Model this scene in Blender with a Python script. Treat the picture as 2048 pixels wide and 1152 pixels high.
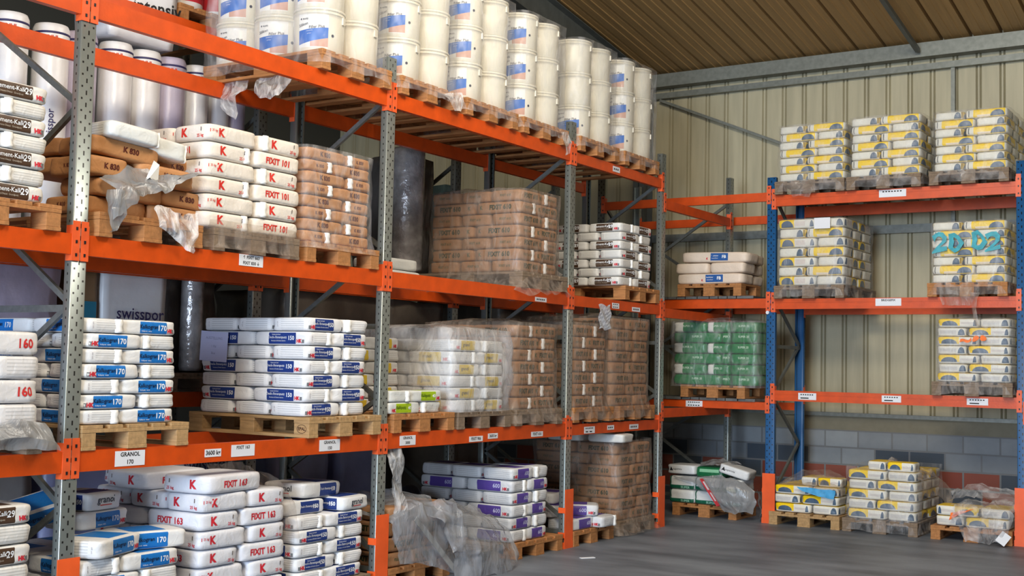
import bpy, bmesh, math, random
from mathutils import Vector, Matrix, noise
random.seed(7)
for o in list(bpy.data.objects): bpy.data.objects.remove(o)
scene = bpy.context.scene
COL = scene.collection
PI = math.pi

# ------------------------------------------------------------------ camera
YAW, PITCH, ROLL, FPX = -0.5728, 0.0620, 0.0211, 2458.8
CAM = Vector((5.8659, -4.4839, 1.7136))
fw = Vector((math.sin(YAW)*math.cos(PITCH), math.cos(YAW)*math.cos(PITCH), math.sin(PITCH)))
rt = Vector((math.cos(YAW), -math.sin(YAW), 0)); up = rt.cross(fw)
rt2 = rt*math.cos(ROLL)+up*math.sin(ROLL); up2 = -rt*math.sin(ROLL)+up*math.cos(ROLL)
cd = bpy.data.cameras.new('camera'); cam = bpy.data.objects.new('camera', cd); COL.objects.link(cam)
cd.sensor_width = 36; cd.lens = FPX/2048*36; cd.clip_end = 100
m = Matrix((rt2, up2, -fw)).transposed().to_4x4(); m.translation = CAM
cam.matrix_world = m; scene.camera = cam

# ------------------------------------------------------------------ world, lights, exposure
w = bpy.data.worlds.new('daylight'); scene.world = w; w.use_nodes = True
w.node_tree.nodes['Background'].inputs[0].default_value = (0.80, 0.88, 1.0, 1)
w.node_tree.nodes['Background'].inputs[1].default_value = 0.3
def area(name, loc, target, sx, sy, power, color):
    l = bpy.data.lights.new(name, 'AREA'); l.shape = 'RECTANGLE'; l.size = sx; l.size_y = sy
    l.energy = power; l.color = color
    o = bpy.data.objects.new(name, l); COL.objects.link(o); o.location = loc
    o.rotation_euler = (Vector(target)-Vector(loc)).to_track_quat('-Z', 'Y').to_euler()
    return o
area('door_daylight', (4.2, -12.0, 2.6), (0.5, 5, 1.6), 4.5, 4.0, 2300, (0.68, 0.82, 1.0))
area('skylight_daylight', (4.6, -3.0, 7.6), (2.0, 8.5, 4.0), 2.6, 3.2, 1250, (1.0, 0.90, 0.72))
area('added_overhead_light', (2.5, 3.4, 6.5), (2.0, 4.6, 0), 1.6, 4.5, 420, (1.0, 0.93, 0.80))  # unseen lamp added above the aisle so the shelves shade the rear beams
scene.view_settings.view_transform = 'Standard'
scene.view_settings.look = 'None'
scene.view_settings.gamma = 1
scene.view_settings.use_curve_mapping = False
scene.view_settings.exposure = -0.3

# ------------------------------------------------------------------ material helpers
def srgb(r, g, b):
    f = lambda c: (c/255/12.92) if c/255 <= 0.04045 else ((c/255+0.055)/1.055)**2.4
    return (f(r), f(g), f(b), 1)
def newmat(name):
    m = bpy.data.materials.new(name); m.use_nodes = True
    return m, m.node_tree, m.node_tree.nodes['Principled BSDF']
def N(nt, t, **kw):
    n = nt.nodes.new(t)
    for k, v in kw.items(): setattr(n, k, v)
    return n
def mathn(nt, op, a, b=None):
    n = nt.nodes.new('ShaderNodeMath'); n.operation = op
    for i, v in enumerate((a, b)):
        if v is None: continue
        if isinstance(v, (int, float)): n.inputs[i].default_value = v
        else: nt.links.new(v, n.inputs[i])
    return n.outputs[0]
def mixc(nt, fac, a, b):
    n = nt.nodes.new('ShaderNodeMix'); n.data_type = 'RGBA'
    for s, v in ((n.inputs[0], fac), (n.inputs[6], a), (n.inputs[7], b)):
        if isinstance(v, (int, float, tuple)): s.default_value = v
        else: nt.links.new(v, s)
    return n.outputs[2]
def plain(name, col, rough=0.6, metal=0.0, nscale=0, namp=0.0, bump=0.0, bscale=60, spec=None, stretch=None):
    m, nt, b = newmat(name)
    b.inputs['Roughness'].default_value = rough; b.inputs['Metallic'].default_value = metal
    if spec is not None: b.inputs['Specular IOR Level'].default_value = spec
    b.inputs['Base Color'].default_value = col
    tc = N(nt, 'ShaderNodeTexCoord'); src = tc.outputs['Object']
    if stretch:
        mp = N(nt, 'ShaderNodeMapping'); mp.inputs['Scale'].default_value = stretch
        nt.links.new(src, mp.inputs[0]); src = mp.outputs[0]
    if namp:
        no = N(nt, 'ShaderNodeTexNoise'); no.inputs['Scale'].default_value = nscale; no.inputs['Detail'].default_value = 5
        nt.links.new(src, no.inputs['Vector'])
        d = tuple(c*(1-namp) for c in col[:3])+(1,); l = tuple(min(1, c*(1+namp)) for c in col[:3])+(1,)
        mr = N(nt, 'ShaderNodeMapRange'); mr.inputs[1].default_value = .3; mr.inputs[2].default_value = .7
        nt.links.new(no.outputs[0], mr.inputs[0])
        nt.links.new(mixc(nt, mr.outputs[0], d, l), b.inputs['Base Color'])
    if bump:
        nb = N(nt, 'ShaderNodeTexNoise'); nb.inputs['Scale'].default_value = bscale; nb.inputs['Detail'].default_value = 4
        nt.links.new(src, nb.inputs['Vector'])
        bp = N(nt, 'ShaderNodeBump'); bp.inputs['Strength'].default_value = bump; bp.inputs['Distance'].default_value = .01
        nt.links.new(nb.outputs[0], bp.inputs['Height']); nt.links.new(bp.outputs[0], b.inputs['Normal'])
    return m
ORANGE = plain('orange_paint', srgb(204, 74, 10), .42, nscale=9, namp=.12, bump=.08)
ORANGE2 = plain('orange_connector_paint', srgb(226, 92, 44), .45, nscale=12, namp=.12)
GUARD = plain('orange_guard_paint', srgb(240, 96, 40), .45, nscale=6, namp=.1)
BLUE = plain('blue_paint', srgb(28, 84, 134), .4, nscale=9, namp=.15)
GALV = plain('galvanized_steel', srgb(168, 174, 176), .32, .75, nscale=25, namp=.08)
BRACE = plain('zinc_brace', srgb(120, 124, 122), .45, .6, nscale=25, namp=.15)
DARKSTEEL = plain('grey_painted_steel', srgb(92, 96, 94), .5, 0, nscale=8, namp=.15)
EAVE = plain('galvanized_purlin', srgb(128, 131, 124), .45, .3, nscale=20, namp=.15)
WOOD = plain('pallet_wood', srgb(176, 142, 98), .8, nscale=7, namp=.22, bump=.3, bscale=40, stretch=(1, 6, 6))
WOOD2 = plain('orange_pallet_wood', srgb(172, 118, 70), .8, nscale=7, namp=.22, bump=.3, bscale=40, stretch=(1, 6, 6))
WOOD3 = plain('weathered_pallet_wood', srgb(128, 110, 92), .85, nscale=7, namp=.25, bump=.3, bscale=40, stretch=(1, 6, 6))
PAPER = plain('white_label_paper', srgb(225, 228, 235), .6)
BLACK = plain('black_plastic', srgb(22, 22, 25), .5)
INK = plain('black_ink', srgb(24, 24, 28), .6)
WHITE_INK = plain('white_ink', srgb(232, 234, 240), .6)
FLAP = plain('bright_white_paper_flap', srgb(240, 240, 238), .6)
def holes_mat(name, col, metal, rough):
    """upright steel whose aisle face carries the punched slots (object y across, z up)"""
    m, nt, b = newmat(name)
    b.inputs['Metallic'].default_value = metal; b.inputs['Roughness'].default_value = rough
    tc = N(nt, 'ShaderNodeTexCoord'); sp = N(nt, 'ShaderNodeSeparateXYZ'); nt.links.new(tc.outputs['Object'], sp.inputs[0])
    z = sp.outputs[2]; y = sp.outputs[1]; x = sp.outputs[0]
    def col_mask(ax, c, hw, hz, per, off):
        a = mathn(nt, 'LESS_THAN', mathn(nt, 'ABSOLUTE', mathn(nt, 'SUBTRACT', ax, c)), hw)
        f = mathn(nt, 'FRACT', mathn(nt, 'ADD', mathn(nt, 'DIVIDE', z, per), off))
        f = mathn(nt, 'ABSOLUTE', mathn(nt, 'SUBTRACT', f, .5))
        return mathn(nt, 'MULTIPLY', a, mathn(nt, 'LESS_THAN', f, hz/per))
    ms = [col_mask(y, .022, .006, .006, .07, 0), col_mask(y, .083, .006, .006, .07, 0), col_mask(y, .0525, .005, .013, .07, .5)]
    front = mathn(nt, 'GREATER_THAN', x, -.002)
    mk = mathn(nt, 'MULTIPLY', mathn(nt, 'MAXIMUM', ms[0], mathn(nt, 'MAXIMUM', ms[1], ms[2])), front)
    side = mathn(nt, 'MULTIPLY', col_mask(x, -.03, .004, .007, .05, 0), mathn(nt, 'LESS_THAN', y, .004))
    mk = mathn(nt, 'MAXIMUM', mk, side)
    no = N(nt, 'ShaderNodeTexNoise'); no.inputs['Scale'].default_value = 14; nt.links.new(tc.outputs['Object'], no.inputs['Vector'])
    base = mixc(nt, no.outputs[0], tuple(c*.93 for c in col[:3])+(1,), tuple(min(1, c*1.08) for c in col[:3])+(1,))
    nt.links.new(mixc(nt, mk, base, (0.008, 0.008, 0.008, 1)), b.inputs['Base Color'])
    nt.links.new(mathn(nt, 'MULTIPLY', mathn(nt, 'SUBTRACT', 1, mk), metal), b.inputs['Metallic'])
    return m
POST_G = holes_mat('punched_galvanized_steel', srgb(160, 168, 166), .7, .33)
POST_B = holes_mat('punched_blue_steel', srgb(30, 86, 138), 0, .42)

def film_mat(name, base, spread, tint, rough=.18, wscale=9, bump=.6, col=(.9, .9, .92, 1)):
    """crinkled polythene: see-through with glossy folds"""
    m = bpy.data.materials.new(name); m.use_nodes = True; nt = m.node_tree
    b = nt.nodes['Principled BSDF']; out = nt.nodes['Material Output']
    b.inputs['Base Color'].default_value = col; b.inputs['Roughness'].default_value = rough
    b.inputs['Specular IOR Level'].default_value = .8
    tr = N(nt, 'ShaderNodeBsdfTransparent'); tr.inputs[0].default_value = tint
    tc = N(nt, 'ShaderNodeTexCoord'); mp = N(nt, 'ShaderNodeMapping'); mp.inputs['Scale'].default_value = (1, 1, .45)
    nt.links.new(tc.outputs['Object'], mp.inputs[0])
    no = N(nt, 'ShaderNodeTexNoise'); no.inputs['Scale'].default_value = wscale; no.inputs['Detail'].default_value = 6
    no.inputs['Distortion'].default_value = 1.2
    nt.links.new(mp.outputs[0], no.inputs['Vector'])
    mr = N(nt, 'ShaderNodeMapRange'); mr.inputs[1].default_value = .42; mr.inputs[2].default_value = .72
    mr.inputs[3].default_value = base; mr.inputs[4].default_value = base+spread
    nt.links.new(no.outputs[0], mr.inputs[0])
    bp = N(nt, 'ShaderNodeBump'); bp.inputs['Strength'].default_value = bump; bp.inputs['Distance'].default_value = .03
    nt.links.new(no.outputs[0], bp.inputs['Height']); nt.links.new(bp.outputs[0], b.inputs['Normal'])
    mx = N(nt, 'ShaderNodeMixShader'); nt.links.new(mr.outputs[0], mx.inputs[0])
    nt.links.new(tr.outputs[0], mx.inputs[1]); nt.links.new(b.outputs[0], mx.inputs[2])
    nt.links.new(mx.outputs[0], out.inputs[0])
    return m
FILM = film_mat('stretch_film', .06, .2, (.95, .95, .95, 1))
FILM_M = film_mat('milky_film', .16, .34, (.9, .9, .9, 1), .3, 7)
FILM_G = film_mat('grey_crumpled_film', .55, .4, (.8, .8, .82, 1), .25, 6, .9, srgb(150, 152, 154))
FILM_H = film_mat('grey_translucent_film', .46, .45, (.86, .87, .9, 1), .2, 6, .9, srgb(156, 160, 168))
FILM_D = film_mat('dusty_brown_film', .14, .28, (.88, .85, .82, 1), .3, 9, .6, srgb(190, 176, 164))
FILM_L = film_mat('loose_clear_film', .22, .5, (.9, .9, .92, 1), .15, 14, 1.0)

# ------------------------------------------------------------------ mesh helpers
def box(bm, x0, x1, y0, y1, z0, z1, mi=0):
    vs = [bm.verts.new(p) for p in ((x0, y0, z0), (x1, y0, z0), (x1, y1, z0), (x0, y1, z0), (x0, y0, z1), (x1, y0, z1), (x1, y1, z1), (x0, y1, z1))]
    for f in ((0, 3, 2, 1), (4, 5, 6, 7), (0, 1, 5, 4), (1, 2, 6, 5), (2, 3, 7, 6), (3, 0, 4, 7)):
        fc = bm.faces.new([vs[i] for i in f]); fc.material_index = mi
def bar(bm, a, b, wd, ht=None):
    a = Vector(a); b = Vector(b); d = (b-a).normalized(); ht = ht or wd
    s = d.cross(Vector((0, 0, 1)));
    if s.length < .01: s = Vector((1, 0, 0))
    s.normalize(); u = s.cross(d)
    vs = []
    for p in (a, b):
        for i, j in ((-1, -1), (1, -1), (1, 1), (-1, 1)): vs.append(bm.verts.new(p+s*i*wd/2+u*j*ht/2))
    for f in ((0, 1, 2, 3), (7, 6, 5, 4), (0, 4, 5, 1), (1, 5, 6, 2), (2, 6, 7, 3), (3, 7, 4, 0)): bm.faces.new([vs[i] for i in f])
def tube(bm, pts, r, n=10):
    rings = []
    for i, p in enumerate(pts):
        p = Vector(p); d = (Vector(pts[min(i+1, len(pts)-1)])-Vector(pts[max(i-1, 0)])).normalized()
        s = d.cross(Vector((0, 0, 1)));
        if s.length < .05: s = d.cross(Vector((1, 0, 0)))
        s.normalize(); u = s.cross(d); rr = r[i] if isinstance(r, (list, tuple)) else r
        rings.append([bm.verts.new(p+(s*math.cos(2*PI*k/n)+u*math.sin(2*PI*k/n))*rr) for k in range(n)])
    for a, b in zip(rings, rings[1:]):
        for k in range(n):
            f = bm.faces.new((a[k], a[(k+1) % n], b[(k+1) % n], b[k])); f.smooth = True
    bm.faces.new(rings[0]); bm.faces.new(rings[-1])
def lathe(bm, prof, n=32, mi=0, cx=0, cy=0):
    rings = []
    for r, z in prof:
        rings.append([bm.verts.new((cx+r*math.cos(2*PI*k/n), cy+r*math.sin(2*PI*k/n), z)) for k in range(n)])
    for a, b in zip(rings, rings[1:]):
        for k in range(n):
            f = bm.faces.new((a[k], a[(k+1) % n], b[(k+1) % n], b[k])); f.material_index = mi; f.smooth = True
    f = bm.faces.new(rings[0][::-1]); f.material_index = mi
    f = bm.faces.new(rings[-1]); f.material_index = mi
def tomesh(name, bm, mats):
    bmesh.ops.recalc_face_normals(bm, faces=bm.faces)
    me = bpy.data.meshes.new(name); bm.to_mesh(me); bm.free()
    for mt in (mats if isinstance(mats, (list, tuple)) else [mats]): me.materials.append(mt)
    return me
def obj(name, me, parent=None, loc=(0, 0, 0), rot=(0, 0, 0)):
    o = bpy.data.objects.new(name, me); COL.objects.link(o); o.location = loc; o.rotation_euler = rot
    if parent: o.parent = parent
    return o
def tag(o, label, cat, group=None, kind=None):
    o['label'] = label; o['category'] = cat
    if group: o['group'] = group
    if kind: o['kind'] = kind
    return o
def thing(name, label, cat, loc=(0, 0, 0), rot=(0, 0, 0), group=None):
    o = bpy.data.objects.new(name, None); COL.objects.link(o); o.location = loc; o.rotation_euler = rot
    o.empty_display_size = .1
    return tag(o, label, cat, group)
def struct(name, bm, mats, label=None):
    o = obj(name, tomesh(name, bm, mats)); o['kind'] = 'structure'
    if label: o['label'] = label
    return o
_txt = {}
def text_tris(s, size, bold=0.0, align='CENTER', xs=1.0):
    """vertices (u,v) and faces of a line of lettering"""
    key = (s, size, bold, align, xs)
    if key in _txt: return _txt[key]
    c = bpy.data.curves.new('t', 'FONT'); c.body = s; c.size = size; c.align_x = align; c.align_y = 'CENTER'
    c.resolution_u = 2; c.offset = bold*size
    o = bpy.data.objects.new('t', c); COL.objects.link(o)
    dg = bpy.context.evaluated_depsgraph_get()
    me = bpy.data.meshes.new_from_object(o.evaluated_get(dg))
    r = ([(v.co.x*xs, v.co.y) for v in me.vertices], [tuple(p.vertices) for p in me.polygons])
    bpy.data.objects.remove(o); bpy.data.meshes.remove(me); bpy.data.curves.remove(c)
    _txt[key] = r
    return r

# ------------------------------------------------------------------ sacks
def bag_F(q, L, W, H, sd):
    x, y, z = q
    rho = (abs(x)**8+abs(y)**8)**.125
    r = (rho**9+abs(z)**9)**(1/9)
    p = Vector((x/r*L/2, y/r*W/2, z/r*H/2))
    n = noise.noise(Vector((p.x*9+sd*3.1, p.y*9-sd, p.z*14+sd)))+.6*noise.noise(Vector((p.x*24+sd, p.y*24, p.z*30-sd*2)))
    k = .0065*n
    hz = 1-min(1, abs(z))**4*.8
    p.x += k*x*hz; p.y += k*y*hz
    p.z *= 1-abs(k)*1.5
    return p
def bag_mat(name, base, rects=(), discs=(), rough=.5, lines=None, bump=.35):
    m, nt, b = newmat(name)
    at = N(nt, 'ShaderNodeAttribute', attribute_name='bagco'); sp = N(nt, 'ShaderNodeSeparateXYZ'); nt.links.new(at.outputs['Vector'], sp.inputs[0])
    ax = sp.outputs
    no = N(nt, 'ShaderNodeTexNoise'); no.inputs['Scale'].default_value = 3.5; no.inputs['Detail'].default_value = 6
    tc = N(nt, 'ShaderNodeTexCoord'); nt.links.new(tc.outputs['Object'], no.inputs['Vector'])
    col = mixc(nt, no.outputs[0], tuple(c*.88 for c in base[:3])+(1,), tuple(min(1, c*1.08) for c in base[:3])+(1,))
    if lines:   # pale ruled print on the folded ends
        f = mathn(nt, 'FRACT', mathn(nt, 'MULTIPLY', ax[2], 3.2)); f = mathn(nt, 'LESS_THAN', f, .3)
        e = mathn(nt, 'MULTIPLY', mathn(nt, 'GREATER_THAN', mathn(nt, 'ABSOLUTE', ax[0]), .97), mathn(nt, 'GREATER_THAN', ax[1], -.45))
        e = mathn(nt, 'MULTIPLY', e, mathn(nt, 'LESS_THAN', ax[1], .8))
        col = mixc(nt, mathn(nt, 'MULTIPLY', mathn(nt, 'MULTIPLY', e, f), .5), col, lines)
    for r in rects:
        mk = None
        for i in range(3):
            lo, hi = r[2*i], r[2*i+1]
            for v, op in ((lo, 'GREATER_THAN'), (hi, 'LESS_THAN')):
                if v is None: continue
                t = mathn(nt, op, ax[i], v); mk = t if mk is None else mathn(nt, 'MULTIPLY', mk, t)
        col = mixc(nt, mk, col, r[6])
    for d in discs:  # (axis, centre, radius, z0, rz, ymin-side limit axis/value, colour)
        u = mathn(nt, 'DIVIDE', mathn(nt, 'SUBTRACT', ax[d[0]], d[1]), d[2]); v = mathn(nt, 'DIVIDE', mathn(nt, 'SUBTRACT', ax[2], d[3]), d[4])
        s = mathn(nt, 'ADD', mathn(nt, 'MULTIPLY', u, u), mathn(nt, 'MULTIPLY', v, v))
        mk = mathn(nt, 'MULTIPLY', mathn(nt, 'LESS_THAN', s, 1), mathn(nt, 'GREATER_THAN', ax[2], d[3]))
        mk = mathn(nt, 'MULTIPLY', mk, mathn(nt, 'GREATER_THAN', mathn(nt, 'ABSOLUTE', ax[1-d[0]]), .9))
        col = mixc(nt, mk, col, d[5])
    nt.links.new(col, b.inputs['Base Color'])
    b.inputs['Roughness'].default_value = rough
    nb = N(nt, 'ShaderNodeTexNoise'); nb.inputs['Scale'].default_value = 22; nb.inputs['Detail'].default_value = 3; nb.inputs['Distortion'].default_value = .8
    nt.links.new(tc.outputs['Object'], nb.inputs['Vector'])
    bp = N(nt, 'ShaderNodeBump'); bp.inputs['Strength'].default_value = bump; bp.inputs['Distance'].default_value = .012
    nt.links.new(nb.outputs[0], bp.inputs['Height']); nt.links.new(bp.outputs[0], b.inputs['Normal'])
    return m
INKS = {}
def ink(rgb):
    if rgb not in INKS: INKS[rgb] = plain('printing_ink_%d' % (len(INKS)+1), srgb(*rgb), .55)
    return INKS[rgb]
NO = None
def band(c, x0=-.42, x1=.58, zt=.82):   # label band on both long sides and across the top
    return [(x0, x1, NO, NO, -.86, zt, c), (x0, x1, -.8, .8, .97, NO, c)]
KIND = {}
def kind(name, base, rects=(), discs=(), texts=(), lines=None, rough=.5, bump=.35):
    bc = (rects[0][0]+rects[0][1])/2 if len(rects) == 2 and rects[1][4] == .97 else None
    KIND[name] = dict(bc=bc, mat=bag_mat(name+'_sack_paper', base, rects, discs, rough, lines, bump), texts=texts)
WH = srgb(226, 226, 226); KR = srgb(176, 132, 92)
RED = (200, 30, 50); W_ = (235, 238, 242)
logo = [('S', 'HK', .034, .70, -.42, RED, .06), ('S', '\u2588', .026, .86, -.5, (110, 112, 116), 0), ('E', 'S\nS', .022, -.62, .0, (170, 160, 165), 0)]
bl = srgb(20, 112, 190)
kind('bright_blue_band', WH, band(bl), texts=[('S', 'Kalkogran', .034, -.10, .10, (8, 26, 56), .015), ('S', '170', .046, .38, -.05, W_, .02), ('S', 'Kalkputz  weiss', .012, -.18, -.5, W_, 0)]+logo, lines=srgb(150, 152, 158))
nv = srgb(26, 54, 124)
kind('navy_band', srgb(228, 229, 232), band(nv), texts=[('S', 'Deck-/Innenputz', .026, -.1, .12, W_, .0), ('S', '150', .042, .40, 0, W_, .02), ('S', 'Enduit de fond', .013, -.14, .52, W_, 0), ('S', 'Intonaco di fondo interno', .013, -.06, -.38, W_, 0)]+logo, lines=srgb(150, 152, 158))
br = srgb(74, 52, 36)
kind('brown_band', srgb(222, 220, 216), band(br, -.5, .5), texts=[('S', 'Cement-Kalk', .036, -.14, .2, W_, .01), ('S', '29', .05, .38, .1, W_, .02), ('S', 'Ciment-Chaux  Grundputz', .014, -.12, -.4, (190, 180, 165), 0)]+logo, lines=srgb(150, 150, 146))
pu = srgb(86, 66, 150)
kind('purple_band', srgb(212, 214, 218), band(pu, -.48, .52), texts=[('S', '600', .05, .34, .0, (190, 190, 225), .02)]+logo, lines=srgb(150, 152, 158))
RD2 = (206, 44, 34)
def fixit(num, inkc, side2=True):
    t = [('-', 'FIXIT '+num, .058, -.05, -.05, inkc, .035), ('E', '\u25AE', .026, .6, .35, (110, 100, 96), 0), ('E', 'K', .075, -.35, .0, inkc, .05), ('E', '25 kg', .028, .55, -.45, inkc, .02), ('+', 'K', .07, .5, 0, inkc, .05), ('+', '\u25AE 25 kg', .022, .82, .2, inkc, .01)]
    return t
kind('red_101', srgb(226, 218, 208), texts=fixit('101', RD2), rough=.55)
kind('red_163', srgb(222, 224, 232), texts=fixit('163', (200, 36, 52)), rough=.5)
kind('kraft_green_610', srgb(170, 126, 90), texts=[('S', 'FIXIT 610', .058, .1, 0, (30, 52, 26), .05), ('S', 'K', .05, -.78, 0, (60, 84, 52), .04), ('E', 'FIXIT 610', .03, .0, 0, (70, 88, 60), .02)], rough=.65)
kind('kraft_830', srgb(182, 128, 80), texts=[('S', 'K 830', .046, .1, 0, (84, 30, 20), .04), ('E', 'K 830', .032, 0, 0, (96, 40, 26), .03)], rough=.65)
kind('red_160', srgb(222, 220, 220), texts=[('-', '160', .07, .55, -.05, (200, 46, 44), .03)], lines=srgb(160, 160, 162))
YE = srgb(244, 206, 12); DB = srgb(70, 92, 116)
kind('yellow_disc', srgb(228, 226, 214), rects=[(-.6, .97, NO, NO, -.97, NO, YE), (-.42, .2, NO, NO, -.9, -.35, srgb(232, 214, 188)), (-.88, -.83, NO, NO, -.8, .8, srgb(60, 62, 70)), (.985, NO, .84, NO, -.7, .8, srgb(170, 140, 50))],
     discs=[(0, .56, .36, -.8, 1.4, DB), (1, .6, .24, -.8, 1.5, DB)], rough=.42)
kind('yellow_end_disc', srgb(226, 224, 214), rects=[(-.99, .08, NO, NO, -.62, NO, YE), (.12, .9, NO, NO, -.3, .2, srgb(206, 200, 194)), (-1.1, -.985, NO, NO, .0, NO, YE), (NO, NO, NO, NO, .985, NO, YE), (.985, NO, -.8, .3, -.4, .4, srgb(200, 198, 194))],
     discs=[(0, -.42, .4, -.62, 1.1, DB), (0, .82, .1, -.7, 1.4, DB), (1, .66, .24, -.7, 1.4, DB)], rough=.42)
kind('yellow_front_disc', srgb(226, 224, 214), rects=[(-.99, -.12, NO, NO, -.9, NO, YE), (-.08, .45, NO, NO, -.5, .5, srgb(214, 204, 196)), (NO, NO, NO, NO, .985, NO, YE)],
     discs=[(0, -.5, .34, -.8, 1.5, DB), (0, .82, .12, -.7, 1.4, DB), (1, .66, .24, -.7, 1.4, DB)], rough=.42)
GR = srgb(30, 122, 66)
kind('green_white_cap', GR, rects=[(.98, NO, NO, NO, NO, NO, srgb(226, 224, 218)), (.4, NO, NO, NO, NO, NO, srgb(226, 224, 218))], texts=[('S', 'SUPER 25', .032, .1, .2, (200, 225, 200), .02)], rough=.3)
kind('all_green', GR, texts=[('S', 'SUPER 25', .032, 0, .2, (200, 225, 200), .02)], rough=.3)
kind('white_green_band', srgb(224, 226, 226), rects=[(-1, 1, NO, NO, -1, -.35, srgb(24, 96, 72)), (-.98, -.82, NO, NO, NO, NO, srgb(24, 96, 72))], texts=[('S', 'SUPER', .04, .3, -.68, (150, 200, 180), .03)], rough=.4)
kind('white_black_logo', srgb(224, 226, 228), texts=[('S', '\u25B2', .06, -.7, 0, (30, 30, 32), 0), ('S', 'supermix', .032, -.25, .05, (60, 60, 64), .01)], rough=.4)
kind('plain_green', srgb(24, 104, 62), rects=[(-.7, .7, NO, NO, 0, .6, srgb(140, 200, 160))], rough=.35)
CB = srgb(28, 86, 158)
kind('cream_blue_label', srgb(226, 208, 190), rects=[(-.1, .42, NO, NO, -.65, .75, CB)], texts=[('S', 'FB', .05, .3, .05, W_, .03), ('S', 'baukleber', .022, .03, .25, W_, .01), ('S', 'weiss/blanc', .018, .03, -.2, W_, 0), ('S', 'K', .032, -.2, -.3, RED, .06)], rough=.5)
kind('pale_yellow_band', srgb(218, 218, 218), rects=band(srgb(214, 184, 50), -.45, .5), texts=[('S', 'granol', .04, -.1, .1, (70, 66, 60), .01)]+logo[:1], lines=srgb(160, 160, 160))
kind('lime_band', srgb(216, 218, 216), rects=band(srgb(160, 190, 28), -.4, .55), texts=[('S', 'Kalkputz', .034, -.1, .1, (60, 90, 10), .01), ('S', '40', .036, .42, 0, W_, .02)]+logo[:1], lines=srgb(160, 160, 160))
kind('granol_white', srgb(222, 224, 228), rects=band(nv, -.2, .7), texts=[('E', 'granol', .06, 0, .2, (20, 30, 50), .01), ('E', '\u2015\u2015', .05, 0, -.4, (206, 60, 50), .02), ('S', '150', .04, .5, 0, W_, .03), ('S', 'Deck-/Innenputz', .024, .12, .1, W_, 0)])
kind('plain_cream', srgb(226, 208, 190), rough=.5)
kind('plain_white', srgb(214, 216, 214), lines=srgb(150, 152, 158))
def eas(t): return math.copysign(1-(1-abs(t))**1.5, t)
_bag = {}
def bag_mesh(k, L, W, H, v):
    key = (k, round(L, 3), round(W, 3), round(H, 3), v)
    if key in _bag: return _bag[key]
    bm = bmesh.new(); lay = bm.verts.layers.float_vector.new('bagco')
    nx, ny, nz = 16, 11, 8; sd = v*7.3+len(k)
    vm = {}
    def V(i, j, l):
        if (i, j, l) not in vm:
            q = (eas(2*i/nx-1), eas(2*j/ny-1), eas(2*l/nz-1)); vv = bm.verts.new(bag_F(q, L, W, H, sd)); vv[lay] = Vector(q); vm[(i, j, l)] = vv
        return vm[(i, j, l)]
    def F(a, b, c, d):
        f = bm.faces.new((a, b, c, d)); f.smooth = True
    for i in range(nx):
        for j in range(ny):
            for l in (0, nz): F(V(i, j, l), V(i+1, j, l), V(i+1, j+1, l), V(i, j+1, l))
        for l in range(nz):
            for j in (0, ny): F(V(i, j, l), V(i+1, j, l), V(i+1, j, l+1), V(i, j, l+1))
    for j in range(ny):
        for l in range(nz):
            for i in (0, nx): F(V(i, j, l), V(i, j+1, l), V(i, j+1, l+1), V(i, j, l+1))
    bmesh.ops.recalc_face_normals(bm, faces=bm.faces)
    mats = [KIND[k]['mat']]; bc = KIND[k]['bc']
    for (side, s, size, cx, cz, colr, bold) in KIND[k]['texts']:
        mt = ink(colr)
        if mt not in mats: mats.append(mt)
        mi = mats.index(mt); size = min(size, H*.72); 
        sides = {'S': ('-', '+'), '-': ('-',), '+': ('+',), 'E': ('e', 'f')}[side]
        for sdn in sides:
            vs, fs = text_tris(s, size, bold)
            nv_ = []
            for (u, vv) in vs:
                if sdn in '-+':
                    sg = -1 if sdn == '-' else 1
                    ccx = cx if (sg < 0 or bc is None or abs(cx-bc) > .52) else 2*bc-cx; q = (max(-.98, min(.98, ccx-sg*u/(L/2))), sg, max(-.95, min(.95, cz+vv/(H/2))))
                    p = bag_F(q, L, W, H, sd); p.y += sg*.0022
                else:
                    sg = 1 if sdn == 'e' else -1
                    q = (sg, max(-.97, min(.97, cx+sg*u/(W/2))), max(-.95, min(.95, cz+vv/(H/2))))
                    p = bag_F(q, L, W, H, sd); p.x += sg*.0022
                x = bm.verts.new(p); x[lay] = Vector((0, 0, 0)); nv_.append(x)
            for f in fs:
                try: ff = bm.faces.new([nv_[i] for i in f]); ff.material_index = mi
                except ValueError: pass
    me = bpy.data.meshes.new(k+'_sack'); bm.to_mesh(me); bm.free()
    for mt in mats: me.materials.append(mt)
    _bag[key] = me
    return me
_flap = {}
def flap_mesh(H):
    k = round(H, 3)
    if k in _flap: return _flap[k]
    bm = bmesh.new(); n = 6; rows = []
    for i in range(n+1):
        z = (i/n-.5)*H*.92; wv = .004*math.sin(i*1.9)
        rows.append([bm.verts.new((.0+wv, -.028, z)), bm.verts.new((.013, -.008, z)), bm.verts.new((.012+wv, .014, z)), bm.verts.new((.0, .03+wv, z)), bm.verts.new((-.012, 0, z))])
    for a, b in zip(rows, rows[1:]):
        for j in range(5):
            f = bm.faces.new((a[j], a[(j+1) % 5], b[(j+1) % 5], b[j])); f.smooth = True
    bm.faces.new(rows[0]); bm.faces.new(rows[-1])
    _flap[k] = tomesh('flap', bm, FLAP); return _flap[k]
GO = [0, 0, 0]
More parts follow.
